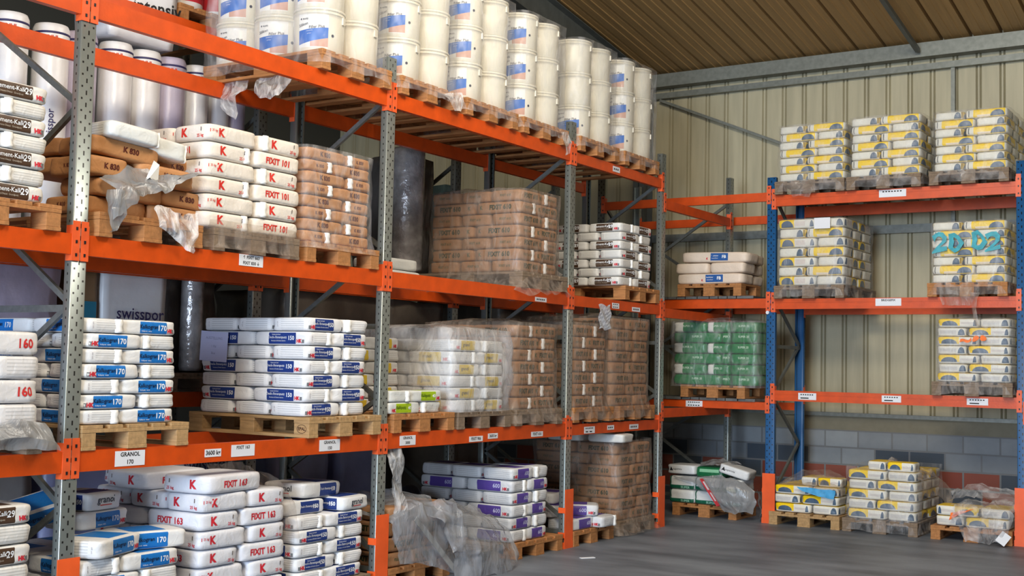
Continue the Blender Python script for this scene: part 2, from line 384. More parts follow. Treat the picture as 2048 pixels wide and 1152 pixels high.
def place_bag(k, L, W, H, loc, rz, label, group, tilt=(0, 0), flap=0, v=None):
    loc = (loc[0]+GO[0], loc[1]+GO[1], loc[2]+GO[2])
    nm = 'kraft_sack' if k.startswith('kraft') else 'yellow_sack' if k.startswith('yellow') else 'green_sack' if 'green' in k and 'kraft' not in k else 'cream_sack' if k in ('cream_blue_label', 'red_101', 'plain_cream') else 'white_sack'
    o = obj(nm, bag_mesh(k, L, W, H, random.randrange(3) if v is None else v), loc=loc, rot=(tilt[0], tilt[1], rz))
    tag(o, label, nm.replace('_', ' '), group)
    if flap:
        f = obj('end_flap', flap_mesh(H), o, loc=(L/2*.985, flap*W*.36, 0)); f['label'] = 'bright white folded flap'
    return o
ORD = ['bottom', 'second', 'third', 'fourth', 'fifth', 'sixth', 'seventh', 'eighth', 'ninth', 'tenth']
def stack(k, xf, yc, z0, D, wd, H, n, rot, desc, where, side=False, allb=False, top='B', jit=1.0, flaps=True, fr=.6, flip=True):
    """layers of sacks laid in the crossed pattern; local +x is the face towards the aisle"""
    c, s = math.cos(rot), math.sin(rot)
    grp = desc+' '+where
    for l in range(n):
        t = top if (n-1-l) % 2 == 0 else ('A' if top == 'B' else 'B')
        sg = -1 if t == 'A' else 1
        L3, W3 = wd*fr, D/3; L2, W2 = D/2, wd*(1-fr)
        items = []
        for i in range(3):  # sacks lying across
            items.append((-D/6-i*D/3, sg*(wd/2-L3/2), L3, W3, PI/2, ('front', 'middle', 'rear')[i], 'row', i, 3))
        for i in range(2):
            items.append((-D/4-i*D/2, -sg*(wd/2-W2/2), L2, W2, 0, ('front', 'rear')[i], 'row', i, 2))
        for (x, y, L, W, rz, nm, _, i, m3) in items:
            left = y < 0
            vis = i == 0 or allb or (l == n-1 and allb != 0) or (side == 'right' and not left) or (side is True and left)
            if not vis: continue
            jx, jy, jr = (random.uniform(-1, 1)*.008*jit, random.uniform(-1, 1)*.006*jit, random.uniform(-1, 1)*.012*jit)
            if flip and m3 == 3 and t == 'A': rz += PI
            if m3 == 2 and i == 1: rz += PI
            lx, ly = x+jx-(.012 if i else 0)*0, y+jy
            o = (xf+c*lx-s*ly, yc+s*lx+c*ly, z0+H*(l+.5))
            layer = 'top' if l == n-1 else ORD[l]
            lab = '%s, %s layer, %s %s%s' % (desc, layer, 'left' if left else 'right', nm, ', '+where if where else '')
            fl = 0
            if flaps and m3 == 2 and i == 0: fl = 1 if t == 'B' else -1
            kk = (k if isinstance(k, str) else k[0 if t == 'A' else 1])
            place_bag(kk, L*.975, W*.975, H*.985, o, rot+rz+jr, lab, grp, flap=fl)

# ------------------------------------------------------------------ pallets
def board(nm, x0, x1, y0, y1, z0, z1, mt):
    bm = bmesh.new(); box(bm, x0, x1, y0, y1, z0, z1)
    bmesh.ops.bevel(bm, geom=list(bm.edges), offset=.002, segments=1, affect='EDGES')
    return (nm, tomesh(nm, bm, mt))
PAL = {}
for nm, mt in (('light', WOOD), ('orange', WOOD2), ('grey', WOOD3)):
    parts = []
    for y0, y1 in ((0, .145), (.19, .29), (.3275, .4725), (.51, .61), (.655, .8)): parts.append(board('deck_board', -1.2, 0, y0-.4, y1-.4, .122, .144, mt))
    for x0, x1 in ((-.145, 0), (-.6725, -.5275), (-1.2, -1.055)): parts.append(board('stringer_board', x0, x1, -.4, .4, .1, .122, mt))
    for y0, y1 in ((0, .1), (.3275, .4725), (.7, .8)):
        parts.append(board('skid_board', -1.2, 0, y0-.4, y1-.4, 0, .022, mt))
        for x0, x1 in ((-.145, 0), (-.6725, -.5275), (-1.2, -1.055)): parts.append(board('block', x0+.002, x1-.002, y0-.398, y1-.402, .022, .1, mt))
    PAL[nm] = parts
half = []
for y0, y1 in ((0, .145), (.19, .29), (.3275, .4725), (.51, .61), (.655, .8)): half.append(board('deck_board', -.6, 0, y0-.4, y1-.4, .122, .144, WOOD2))
for x0, x1 in ((-.145, 0), (-.6, -.455)):
    half.append(board('stringer_board', x0, x1, -.4, .4, .1, .122, WOOD2))
    for y0, y1 in ((0, .1), (.3275, .4725), (.7, .8)): half.append(board('block', x0+.002, x1-.002, y0-.398, y1-.402, .022, .1, WOOD2))
for y0, y1 in ((0, .1), (.3275, .4725), (.7, .8)): half.append(board('skid_board', -.6, 0, y0-.4, y1-.4, 0, .022, WOOD2))
PAL['half'] = half
def pallet(tone, xf, yc, z0, rot, where):
    c = {'light': 'pale wooden', 'orange': 'orange-brown wooden', 'grey': 'weathered grey-brown wooden', 'half': 'small orange-brown wooden'}[tone]
    t = thing('pallet', '%s pallet %s' % (c, where), 'pallet', (xf, yc, z0), (0, 0, rot), 'wooden pallets in the racks')
    for nm, me in PAL[tone]: obj(nm, me, t)
    return t

# ------------------------------------------------------------------ film
def film_shell(xf, yc, z0, z1, D, wd, rot, mt, label, flare=.0, wave=.012, seed=1, top=True, bulge=0.0, name='stretch_film', hem=.0):
    bm = bmesh.new(); rows = []; nseg = 64; nr = 14
    def ring(z, grow, t):
        r = []
        for i in range(nseg):
            a = 2*PI*i/nseg; ca, sa = math.cos(a), math.sin(a)
            q = (abs(ca)**10+abs(sa)**10)**(-.1)
            g = grow+wave*noise.noise(Vector((ca*3+seed, sa*3, z*5+seed)))+.5*wave*noise.noise(Vector((ca*9, sa*9+seed, z*9)))
            zz = z+(hem*noise.noise(Vector((ca*4+seed, sa*4, 2.2))) if t == 0 else 0)
            r.append(bm.verts.new((-D/2+ca*q*(D/2+g), sa*q*(wd/2+g), zz)))
        return r
    for j in range(nr+1):
        t = j/nr; z = z0+(z1-z0)*t
        g = .008+max(0, (1-t*4.5))**2*flare+bulge*math.sin(PI*min(1, t))
        rows.append(ring(z, g, j))
    if top:
        for k, sc in ((1, .7), (2, .35)):
            rr = []
            for v in rows[nr]:
                p = v.co.copy(); p.x = -D/2+(p.x+D/2)*sc; p.y *= sc; p.z += .02*k+.03*noise.noise(Vector((p.x*6, p.y*6, seed)))
                rr.append(bm.verts.new(p))
            rows.append(rr)
    for a, b in zip(rows, rows[1:]):
        for i in range(nseg):
            f = bm.faces.new((a[i], a[(i+1) % nseg], b[(i+1) % nseg], b[i])); f.smooth = True
    if top: bm.faces.new(rows[-1])
    me = tomesh(name, bm, mt)
    o = obj(name, me, loc=(xf, yc, 0), rot=(0, 0, rot))
    return tag(o, label, 'plastic film', 'films wrapped round the pallet loads')
def crumple(name, pts, mt, label, seed=0, amp=.05, thick=.0, nu=26, nv=16, cat='plastic film', group='loose sheets of crumpled plastic film'):
    """crumpled sheet spanned over a grid of control points"""
    if pts[0][0][1] < 8 and pts[0][0][2] > 1.1: pts = [[(a-.07, b_+.08, c) for a, b_, c in r] for r in pts]
    R, C_ = len(pts), len(pts[0]); bm = bmesh.new(); g = []
    def P(u, v):
        x = u*(C_-1); y = v*(R-1); i = min(int(x), C_-2); j = min(int(y), R-2); fx, fy = x-i, y-j
        fx = fx*fx*(3-2*fx); fy = fy*fy*(3-2*fy)
        a = Vector(pts[j][i]).lerp(Vector(pts[j][i+1]), fx); b = Vector(pts[j+1][i]).lerp(Vector(pts[j+1][i+1]), fx)
        return a.lerp(b, fy)
    for j in range(nv+1):
        row = []
        for i in range(nu+1):
            p = P(i/nu, j/nv); q = p*5+Vector((seed, seed*2, 0))
            d = Vector((noise.noise(q), noise.noise(q+Vector((9, 3, 1))), noise.noise(q+Vector((2, 8, 5)))))*amp
            q2 = p*16+Vector((seed, 0, seed)); d += Vector((noise.noise(q2), noise.noise(q2+Vector((4, 1, 7))), noise.noise(q2+Vector((3, 3, 3)))))*amp*.45
            row.append(bm.verts.new(p+d))
        g.append(row)
    for a, b in zip(g, g[1:]):
        for i in range(nu):
            f = bm.faces.new((a[i], a[i+1], b[i+1], b[i])); f.smooth = True
    o = obj(name, tomesh(name, bm, mt))
    return tag(o, label, cat, group)

# ================================================================== SETTING
# floor
m, nt, b = newmat('dusty_concrete'); b.inputs['Roughness'].default_value = .5
tc = N(nt, 'ShaderNodeTexCoord'); mp = N(nt, 'ShaderNodeMapping'); mp.inputs['Scale'].default_value = (.6, 1.6, 1); nt.links.new(tc.outputs['Object'], mp.inputs[0])
n1 = N(nt, 'ShaderNodeTexNoise'); n1.inputs['Scale'].default_value = 1.3; n1.inputs['Detail'].default_value = 8; nt.links.new(mp.outputs[0], n1.inputs['Vector'])
n2 = N(nt, 'ShaderNodeTexNoise'); n2.inputs['Scale'].default_value = 30; n2.inputs['Detail'].default_value = 5; nt.links.new(tc.outputs['Object'], n2.inputs['Vector'])
mr = N(nt, 'ShaderNodeMapRange'); mr.inputs[1].default_value = .35; mr.inputs[2].default_value = .65; nt.links.new(n1.outputs[0], mr.inputs[0])
c1 = mixc(nt, mr.outputs[0], srgb(84, 92, 104), srgb(130, 139, 152)); c2 = mixc(nt, mathn(nt, 'MULTIPLY', n2.outputs[0], .25), c1, srgb(84, 86, 88))
nt.links.new(c2, b.inputs['Base Color'])
bp = N(nt, 'ShaderNodeBump'); bp.inputs['Strength'].default_value = .15; nt.links.new(n2.outputs[0], bp.inputs['Height']); nt.links.new(bp.outputs[0], b.inputs['Normal'])
CONC = m
bm = bmesh.new(); box(bm, -7, 11, -14, 10.4, -.12, 0); struct('floor', bm, CONC)
YW = 10.3
# block wall base: brick texture with three block colours
m, nt, b = newmat('painted_concrete_blocks'); b.inputs['Roughness'].default_value = .8
tc = N(nt, 'ShaderNodeTexCoord'); sp = N(nt, 'ShaderNodeSeparateXYZ'); nt.links.new(tc.outputs['Object'], sp.inputs[0])
zc = mathn(nt, 'ADD', sp.outputs[2], .025)
row = mathn(nt, 'FLOOR', mathn(nt, 'DIVIDE', zc, .205)); fz = mathn(nt, 'FRACT', mathn(nt, 'DIVIDE', zc, .205))
off = mathn(nt, 'MULTIPLY', mathn(nt, 'MODULO', row, 2), .5)
xx = mathn(nt, 'ADD', mathn(nt, 'DIVIDE', mathn(nt, 'ADD', sp.outputs[0], 20-.28), .405), off)
colm = mathn(nt, 'FLOOR', xx); fx = mathn(nt, 'FRACT', xx)
cv = N(nt, 'ShaderNodeCombineXYZ'); nt.links.new(colm, cv.inputs[0]); nt.links.new(row, cv.inputs[1])
wn = N(nt, 'ShaderNodeTexWhiteNoise', noise_dimensions='2D'); nt.links.new(cv.outputs[0], wn.inputs[0])
rnd = wn.outputs['Value']
grey = mixc(nt, rnd, srgb(128, 134, 140), srgb(150, 156, 160)); dark = srgb(66, 76, 88)
redc = mixc(nt, rnd, srgb(134, 62, 46), srgb(150, 84, 66))
isred = mathn(nt, 'LESS_THAN', row, 2.5)
lowc = mixc(nt, mathn(nt, 'GREATER_THAN', rnd, .66), redc, dark)
hic = mixc(nt, mathn(nt, 'GREATER_THAN', rnd, .8), grey, dark)
hic = mixc(nt, mathn(nt, 'GREATER_THAN', row, 3.5), hic, grey)
colb = mixc(nt, isred, hic, lowc)
mz = mathn(nt, 'LESS_THAN', mathn(nt, 'ABSOLUTE', mathn(nt, 'SUBTRACT', fz, .5)), .45); mx = mathn(nt, 'LESS_THAN', mathn(nt, 'ABSOLUTE', mathn(nt, 'SUBTRACT', fx, .5)), .475)
face = mathn(nt, 'MULTIPLY', mz, mx)
colb = mixc(nt, face, srgb(120, 122, 124), colb)
top_ = mathn(nt, 'GREATER_THAN', sp.outputs[2], 1.005)
n2 = N(nt, 'ShaderNodeTexNoise'); n2.inputs['Scale'].default_value = 9; n2.inputs['Detail'].default_value = 6; nt.links.new(tc.outputs['Object'], n2.inputs['Vector'])
colb = mixc(nt, top_, colb, mixc(nt, n2.outputs[0], srgb(112, 106, 88), srgb(150, 144, 122)))
nt.links.new(mixc(nt, mathn(nt, 'MULTIPLY', n2.outputs[0], .3), colb, srgb(70, 72, 74)), b.inputs['Base Color'])
bp = N(nt, 'ShaderNodeBump'); bp.inputs['Strength'].default_value = .5; bp.inputs['Distance'].default_value = .01
nt.links.new(mathn(nt, 'ADD', face, mathn(nt, 'MULTIPLY', n2.outputs[0], .4)), bp.inputs['Height']); nt.links.new(bp.outputs[0], b.inputs['Normal'])
BLOCKS = m
bm = bmesh.new(); box(bm, -7, 11, YW-.02, YW+.2, 0, 1.17); struct('wall_back_base', bm, BLOCKS)
# metal cladding wall, ribbed profile
CLAD = plain('beige_wall_cladding', srgb(180, 172, 144), .55, 0, nscale=2.2, namp=.12, bump=.05, stretch=(5, 1, .5))
bm = bmesh.new(); prof = []
x = -7.0
while x < 11:
    prof += [(x, YW+.02), (x+.012, YW+.055), (x+.024, YW+.02), (x+.044, YW+.02), (x+.056, YW+.055), (x+.068, YW+.02)]
    x += .262
vs = [(bm.verts.new((px, py, 1.17)), bm.verts.new((px, py, 6.2))) for px, py in prof]
for a, b_ in zip(vs, vs[1:]): bm.faces.new((a[0], b_[0], b_[1], a[1]))
struct('wall_back', bm, CLAD)
# roof: ribbed brown decking falling towards the back wall
SL = .15
def rz_(y): return 5.62+SL*(YW-y)
ROOF = plain('brown_roof_deck', srgb(172, 136, 86), .6, 0, nscale=3, namp=.12, bump=.05, stretch=(9, .35, 1))
bm = bmesh.new(); prof = []; x = -7.0
while x < 11:
    prof += [(x, 0), (x+.004, .075), (x+.036, .075), (x+.04, 0), (x+.13, 0), (x+.135, -.01), (x+.15, -.01), (x+.155, 0), (x+.235, 0), (x+.24, -.01), (x+.255, -.01), (x+.26, 0)]
    x += .333
vs = [(bm.verts.new((px, YW+.1, rz_(YW+.1)+pz)), bm.verts.new((px, -14, rz_(-14)+pz))) for px, pz in prof]
for a, b_ in zip(vs, vs[1:]): bm.faces.new((a[0], a[1], b_[1], b_[0]))
struct('ceiling', bm, ROOF)
bm = bmesh.new(); box(bm, -7.1, -7, -14, 10.4, 0, 9.3); SIDE = plain('dark_side_wall', srgb(70, 68, 60), .8); struct('wall_left', bm, SIDE)
bm = bmesh.new(); box(bm, 9.6, 9.7, -14, 10.4, 0, 9.3); struct('unseen_wall_right', bm, SIDE)  # out of view, added to block world light from the right
# eaves purlin, wall rail, girts
def cchan(bm, x0, x1, y, z0, z1, d=.08):
    box(bm, x0, x1, y-.006, y, z0, z1); box(bm, x0, x1, y, y+d, z1-.006, z1); box(bm, x0, x1, y, y+d, z0, z0+.006)
bm = bmesh.new(); cchan(bm, -7, 11, YW-.16, 5.44, 5.61, .14); struct('trim_1', bm, EAVE, 'grey steel eaves purlin under the roof')
bm = bmesh.new(); cchan(bm, -1.45, 11, YW-.07, 5.3, 5.375, .07); struct('trim_2', bm, EAVE, 'narrow grey rail along top of cladding wall')
bm = bmesh.new(); cchan(bm, -7, 11, YW-.06, 3.37, 3.47, .06); struct('trim_3', bm, EAVE, 'grey horizontal wall rail behind racks')
bm = bmesh.new(); box(bm, -7, 11, YW-.05, YW+.03, 1.17, 1.215); struct('trim_4', bm, EAVE, 'grey flashing over the block wall')
# portal column and rafter
def ibeam(bm, a, b, h, wd):
    a = Vector(a); b = Vector(b); d = (b-a).normalized(); s = Vector((1, 0, 0)); u = s.cross(d).normalized()
    for (cu, hu, hs) in ((h/2-.006, .012, wd), (-h/2+.006, .012, wd), (0, h, .01)):
        vsl = []
        for p in (a, b):
            for i, j in ((-1, -1), (1, -1), (1, 1), (-1, 1)): vsl.append(bm.verts.new(p+s*i*hs/2+u*(cu+j*hu/2)))
        for f in ((0, 1, 2, 3), (7, 6, 5, 4), (0, 4, 5, 1), (1, 5, 6, 2), (2, 6, 7, 3), (3, 7, 4, 0)): bm.faces.new([vsl[i] for i in f])
bm = bmesh.new(); ibeam(bm, (-1.5, YW-.2, 0), (-1.5, YW-.2, 5.45), .26, .16); struct('trim_5', bm, DARKSTEEL, 'dark grey steel portal column in the corner')
bm = bmesh.new(); ibeam(bm, (-1.5, YW-.1, rz_(YW-.1)-.24), (-1.5, -14, rz_(-14)-.24), .36, .19); struct('trim_6', bm, DARKSTEEL, 'dark grey steel roof rafter')
bm = bmesh.new(); bar(bm, (-1.33, YW-.07, 5.28), (.85, YW-.07, 4.36), .035); struct('trim_7', bm, EAVE, 'thin diagonal wall brace')
bm = bmesh.new(); box(bm, 2.43, 2.475, YW-.05, YW, 3.4, 5.3); struct('trim_8', bm, EAVE, 'thin vertical strut on cladding wall')
bm = bmesh.new(); bar(bm, (2.1, YW-.25, 5.50), (2.1, 6.5, rz_(6.5)-.12), .05); struct('trim_9', bm, DARKSTEEL, 'grey roof bracing rod')

# ================================================================== RACKS
Z1, Z2, Z3 = 1.051, 2.284, 3.667
PH = 4.05
def post_mesh(mat, h):
    """open C-section upright 0.105 wide; origin at its aisle-face corner"""
    bm = bmesh.new(); R_ = .008
    outer = [(-.062, .022), (-.062, .004), (-.058, 0)]
    outer += [(-R_+R_*math.sin(a), R_-R_*math.cos(a)) for a in (0, PI/8, PI/4, 3*PI/8, PI/2)]
    outer += [(y_, .105-x_) if False else (x_, .105-y_) for x_, y_ in outer[::-1]]
    cx_, cy_ = -.03, .0525
    def inn(p): return (p[0]-.003 if p[0] > -.004 else p[0]+(.003 if p[0] < -.055 else 0), p[1]+.003 if p[1] < .03 and p[0] > -.0615 else (p[1]-.003 if p[1] > .075 and p[0] > -.0615 else p[1]))
    vo = [(bm.verts.new((x_, y_, 0)), bm.verts.new((x_, y_, h))) for x_, y_ in outer]
    vi = [(bm.verts.new((*inn(p), 0)), bm.verts.new((*inn(p), h))) for p in outer]
    for q in range(len(outer)-1):
        f = bm.faces.new((vo[q][0], vo[q+1][0], vo[q+1][1], vo[q][1])); f.smooth = True
        bm.faces.new((vi[q][0], vi[q][1], vi[q+1][1], vi[q+1][0])); bm.faces.new((vo[q][1], vo[q+1][1], vi[q+1][1], vi[q][1]))
    box(bm, -.075, .015, -.01, .115, 0, .008)
    return tomesh('post', bm, mat)
POSTM = {'g': post_mesh(POST_G, PH), 'b': post_mesh(POST_B, 3.9), 'g2': post_mesh(POST_G, 4.7)}
def frame(x, y, rot, c, label, depth=1.0, h=PH, bmat=BRACE, phase=.28, flip=0):
    t = thing('rack_frame', label, 'rack frame', (x, y, 0), (0, 0, rot), 'upright frames of the pallet racks')
    obj('front_post', POSTM[c], t)
    # rear post turned round so that its punched face looks backwards
    o = obj('rear_post', POSTM[c], t, loc=(-depth-.0, .105, 0), rot=(0, 0, PI))
    z = phase; k = flip
    while z < h-.5:
        p1 = (-.055, .05, z) if k % 2 == 0 else (-depth+.055, .05, z); p2 = (-depth+.055, .05, z+.575) if k % 2 == 0 else (-.055, .05, z+.575)
        bm = bmesh.new(); bar(bm, p1, p2, .026, .034); obj('brace', tomesh('brace', bm, bmat), t); z += .575; k += 1
    for zz in (.15, 1.98):
        bm = bmesh.new(); bar(bm, (-.055, .05, zz), (-depth+.055, .05, zz), .028, .04); obj('brace', tomesh('brace', bm, bmat), t)
    return t
YA, YB, YC, YD, YG = 0, 2.8, 5.6, 7.588, 9.5
names = {YA: 'nearest at left, beside the 170 sacks', YB: 'second from left, in the photo centre-left', YC: 'third from left, beyond the purple sacks', YD: 'fourth, at the far end of long rack'}
for i, yy in enumerate((YA, YB, YC, YD)):
    frame(0, yy, 0, 'g', 'galvanized punched steel frame, '+names[yy], phase=.28, flip=1 if i == 0 else 0)
    frame(-1.35, yy, 0, 'g2', 'galvanized frame of rear rack row behind frame '+('one', 'two', 'three', 'four')[i])
t = frame(0, YG, 0, 'g', 'galvanized frame standing close to the back wall in the corner', depth=1.0)
# beams
def beam(axis, a, b, p, z, h, label, front=1, tags=(), mat=ORANGE, cap=True, d=.045, double=False, grp='orange load beams of the racks'):
    """a..b along the axis, p = face position on the other axis, front=+1: connectors on the aisle side"""
    t = thing('rack_beam', label, 'rack beam', (p, a, z) if axis == 'y' else (a, p, z), (0, 0, 0 if axis == 'y' else -PI/2), grp)
    L = b-a; bm = bmesh.new()
    # local: y along beam, +x aisle side   (for axis x the frame is turned so local y = +x world, local x = -y world)
    fx = 0 if front > 0 else -.0
    s = front
    def bx(x0, x1, y0, y1, z0, z1):
        X = sorted((x0*s, x1*s)); box(bm, X[0], X[1], y0, y1, z0, z1)
    if not double: bx(-d, 0, 0, L, 0, h)
    else:
        bx(-d, -.004, 0, L, 0, h); bx(-.004, 0, 0, L, 0, h*.38); bx(-.004, 0, 0, L, h*.62, h)
    sgn = -1 if axis == 'x' else 1
    me = tomesh('beam', bm, mat)
    o = obj('beam_profile', me, t)
    for e, y0, y1 in ((0, -.048, .0), (1, L, L+.048)):
        bm = bmesh.new()
        bx(.001, .006, y0, y1, -.035, h+.075)
        if e == 1: bx(-.05, .006, L-.004, L, -.035, h+.05)
        else: bx(-.05, .006, 0, .004, -.035, h+.05)
        if e == 1: bx(-.05, .001, y0-.002, y0, -.035, h*.2)
        for k in range(3):
            zz = -.01+k*.075
            X = sorted((.006*s, .0095*s)); ym = (y0+y1)/2; box(bm, X[0], X[1], ym-.006, ym+.006, zz, zz+.018, 1)
        obj('end_connector', tomesh('connector', bm, [ORANGE2, BLACK]), t)
    for (y0, y1, z0, z1, lines) in tags: label_tag(t, y0-(a if axis == 'y' else a), y1-(a), z0-z, z1-z, lines)
    return t
def label_tag(t, y0, y1, z0, z1, lines):
    bm = bmesh.new(); X = .0015
    bm2v = [bm.verts.new(p) for p in ((X, y0, z0), (X, y1, z0), (X, y1, z1), (X, y0, z1))]; f = bm.faces.new(bm2v)
    r = bmesh.ops.extrude_face_region(bm, geom=[f])
    for v in r['geom']:
        if isinstance(v, bmesh.types.BMVert): v.co.x += .0015
    o = obj('label_tag', tomesh('label_tag', bm, PAPER), t); o['label'] = 'white paper shelf label'
    bm = bmesh.new(); n = len(lines); hh = (z1-z0)/n
    for i, s in enumerate(lines):
        zc = z1-hh*(i+.5); cy = (y0+y1)/2
        if not s.strip(): continue
        if s.startswith('~'):   # print too small to read: short dark strokes
            k = int(s[1:]); wl = (y1-y0)*.75/k
            for q in range(k): box(bm, .0032, .0036, cy-(y1-y0)*.37+q*wl, cy-(y1-y0)*.37+q*wl+wl*.6, zc-hh*.17, zc+hh*.17)
        else:
            vs, fs = text_tris(s, hh*.78, .03)
            mw = max(u for u, v in vs)-min(u for u, v in vs); k = min(1, (y1-y0)*.9/mw)
            nv_ = [bm.verts.new((.0034, cy+u*k, zc+v)) for u, v in vs]
            for f in fs:
                try: bm.faces.new([nv_[j] for j in f])
                except ValueError: pass
    obj('lettering', tomesh('lettering', bm, INK), o)
P = .105
def T(px0, px1, z0, z1, *l): return (px0, px1, z0, z1, list(l))
bays = [(-2.8+P, 0, 'left bay cut by the frame edge'), (P, 2.8, 'second bay'), (2.8+P, 5.6, 'third bay'), (5.6+P, YD, 'short fourth bay')]
lv = {1: (Z1, 'lowest'), 2: (Z2, 'middle'), 3: (Z3, 'top')}
tags = {(0, 1): [T(-.66, -.47, 1.065, 1.15, 'GRANOL', '160')],
        (1, 1): [T(.36, .58, 1.066, 1.156, 'GRANOL', '170'), T(1.06, 1.20, 1.085, 1.135, '3600 kg'), T(1.29, 1.50, 1.075, 1.152, 'FIXIT 163', ' '), T(2.14, 2.36, 1.07, 1.15, 'GRANOL', '150')],
        (2, 1): [T(3.06, 3.26, 1.07, 1.145, 'GRANOL', '3000'), T(4.0, 4.2, 1.06, 1.105, 'FIXIT 906'), T(4.28, 4.43, 1.075, 1.12, '3600 kg'), T(4.98, 5.18, 1.065, 1.11, 'FIXIT 616')],
        (3, 1): [T(5.95, 6.16, 1.06, 1.125, '~5', '~2'), T(6.42, 6.56, 1.08, 1.125, '~3'), T(6.9, 7.1, 1.07, 1.12, '~4')],
        (1, 2): [T(1.30, 1.52, 2.325, 2.40, '\u2191 FIXIT 663', 'FIXIT 830 \u2193')],
        (2, 2): [T(5.0, 5.2, 2.29, 2.33, '~5')],
        (3, 2): [T(6.48, 6.63, 2.3, 2.355, '~3', '~3'), T(6.92, 7.1, 2.29, 2.335, '~4')],
        (3, 3): [T(6.45, 6.6, 3.69, 3.745, '~3')]}
for bi, (a, b_, nm) in enumerate(bays):
    for l in (1, 2, 3):
        z, ln = lv[l]; h = .118 if bi < 3 else .101
        beam('y', a, b_, 0, z, h, 'orange front beam of %s level in %s of long rack' % (ln, nm), 1, tags.get((bi, l), ()))
        beam('y', a, b_, -1.0, z, h, 'orange rear beam of %s level in %s of long rack' % (ln, nm), -1)
        beam('y', a, b_, -1.35, {1: 1.335, 2: 2.305, 3: 4.205}[l], .115, 'orange beam of %s level in %s of rear rack row' % (ln, nm), 1)
# corner rack: beams running towards the wall, and the run to the blue frame
for z, ln in ((1.17, 'lowest'), (2.26, 'middle'), (3.45, 'top')):
    beam('y', YD+P, YG, 0, z, .1, 'orange %s beam from far long-rack frame back to the wall' % ln, 1)
EX, EY, FX = .7474, 8.777, 3.417
frame(EX, EY, -PI/2, 'b', 'blue punched steel frame at left of back rack', depth=1.0, h=3.9, bmat=DARKSTEEL)
frame(FX, EY, -PI/2, 'b', 'blue punched steel frame at right edge of back rack', depth=1.0, h=3.9, bmat=DARKSTEEL)
bt = {3: [T(2.02, 2.31, 3.60, 3.68, '~7', ' ')], 2: [T(1.985, 2.26, 2.425, 2.505, 'BRIDGEFIX', ' ')], 1: [T(1.13, 1.335, 1.39, 1.465, '~6', '~1'), T(2.055, 2.26, 1.395, 1.465, '~6', '~1'), T(2.93, 3.14, 1.395, 1.465, '~6', '~1')]}
for l, zt, h, ln in ((1, 1.485, .115, 'lowest'), (2, 2.513, .115, 'middle'), (3, 3.69, .125, 'top')):
    beam('x', EX+P, FX, EY, zt-h, h, 'orange front %s beam of the blue back rack' % ln, 1, bt[l], double=True)
    beam('x', EX+P, FX, EY+1.0, zt-h-.02, h, 'orange rear %s beam of the blue back rack' % ln, -1)
ct = {1: [T(-.23, -.02, 1.265, 1.335, '~6', '~5')]}
for l, zt, h, ln in ((1, 1.345, .087, 'lowest'), (2, 2.52, .11, 'middle'), (3, 3.73, .1, 'top')):
    beam('x', -1.35, EX, EY, zt-h, h, 'orange front %s beam of corner rack beside blue frame' % ln, 1, ct.get(l, ()))
    beam('x', -1.35, EX, EY+1.0, zt-h-(.14 if l == 3 else .02), h, 'orange rear %s beam of corner rack' % ln, -1)
beam('x', FX+P, FX+2.8, EY, 1.25, .12, 'orange beam end showing right of the right blue frame', 1)
frame(-1.455, EY, -PI/2, 'g', 'galvanized left frame of corner rack, mostly hidden', depth=1.0)
# slatted steel decking of the corner rack
DECK = plain('steel_decking', srgb(110, 112, 112), .45, .5, nscale=10, namp=.3)
for zt, ln in ((1.347, 'lowest'), (2.522, 'middle')):
    t = thing('shelf_decking', 'grey slatted steel decking on %s corner shelf' % ln, 'shelf decking', (0, 0, 0), group='steel decks of the corner rack')
    x = -.9
    while x < .6:
        wv = random.choice((.1, .14, .2)); bm = bmesh.new(); box(bm, x, x+wv, EY-.02, EY+.70, zt, zt+.03); obj('deck_plank', tomesh('deck_plank', bm, DECK), t); x += wv+.012
# protectors at the feet
def guard(x, y, rot, h, label):
    bm = bmesh.new()
    box(bm, .017, .023, -.022, .127, 0, h); box(bm, -.07, .023, -.028, -.0221, 0, .06); box(bm, -.07, .023, .1271, .133, 0, .06)
    box(bm, -.05, .017, -.028, -.022, h-.22, h-.17); box(bm, -.05, .017, -.028, -.022, .1, .15)
    o = obj('post_guard', tomesh('post_guard', bm, GUARD), loc=(x, y, 0), rot=(0, 0, rot)); tag(o, label, 'post guard', 'orange steel guards at the post feet')
guard(0, YA, 0, .575, 'orange foot guard on the nearest left post')
guard(0, YB, 0, .565, 'orange foot guard on second post from left')
guard(0, YC, 0, .55, 'orange foot guard on third post beside purple sacks')
guard(.0, YD, 0, .545, 'orange foot guard on fourth post, beside green-white sacks')
guard(EX, EY, -PI/2, .555, 'orange foot guard on the left blue post')
guard(FX, EY, -PI/2, .58, 'orange foot guard on right blue post')

# ================================================================== LOADS, LONG RACK
SH = {0: 0.0, 1: Z1+.118, 2: Z2+.118, 3: Z3+.118}
# ---- lowest shelf (level 1)
pallet('light', .01, .515, SH[1], 0, 'under the bright-blue 170 sacks on lowest shelf')
stack('bright_blue_band', .0, .465, SH[1]+.144, 1.04, .71, .0886, 7, 0, 'white sack with bright blue 170 band', 'beside first post', side=True)
ep = pallet('light', .03, 2.395, SH[1], 0, 'under the navy 150 sacks on lowest shelf')
bm = bmesh.new(); vs, fs = text_tris('EPAL', .032, .03); nv_ = [bm.verts.new((u, -.3995, v)) for u, v in vs]
for f in fs:
    try: bm.faces.new([nv_[j] for j in f])
    except ValueError: pass
for k in range(32):
    a0, a1 = 2*PI*k/32, 2*PI*(k+1)/32
    q = [bm.verts.new((r1*math.cos(a)*1.45, -.3995, r1*math.sin(a))) for a, r1 in ((a0, .028), (a1, .028), (a1, .031), (a0, .031))]; bm.faces.new(q)
bk = [c for c in ep.children if c.name.startswith('block')][0]
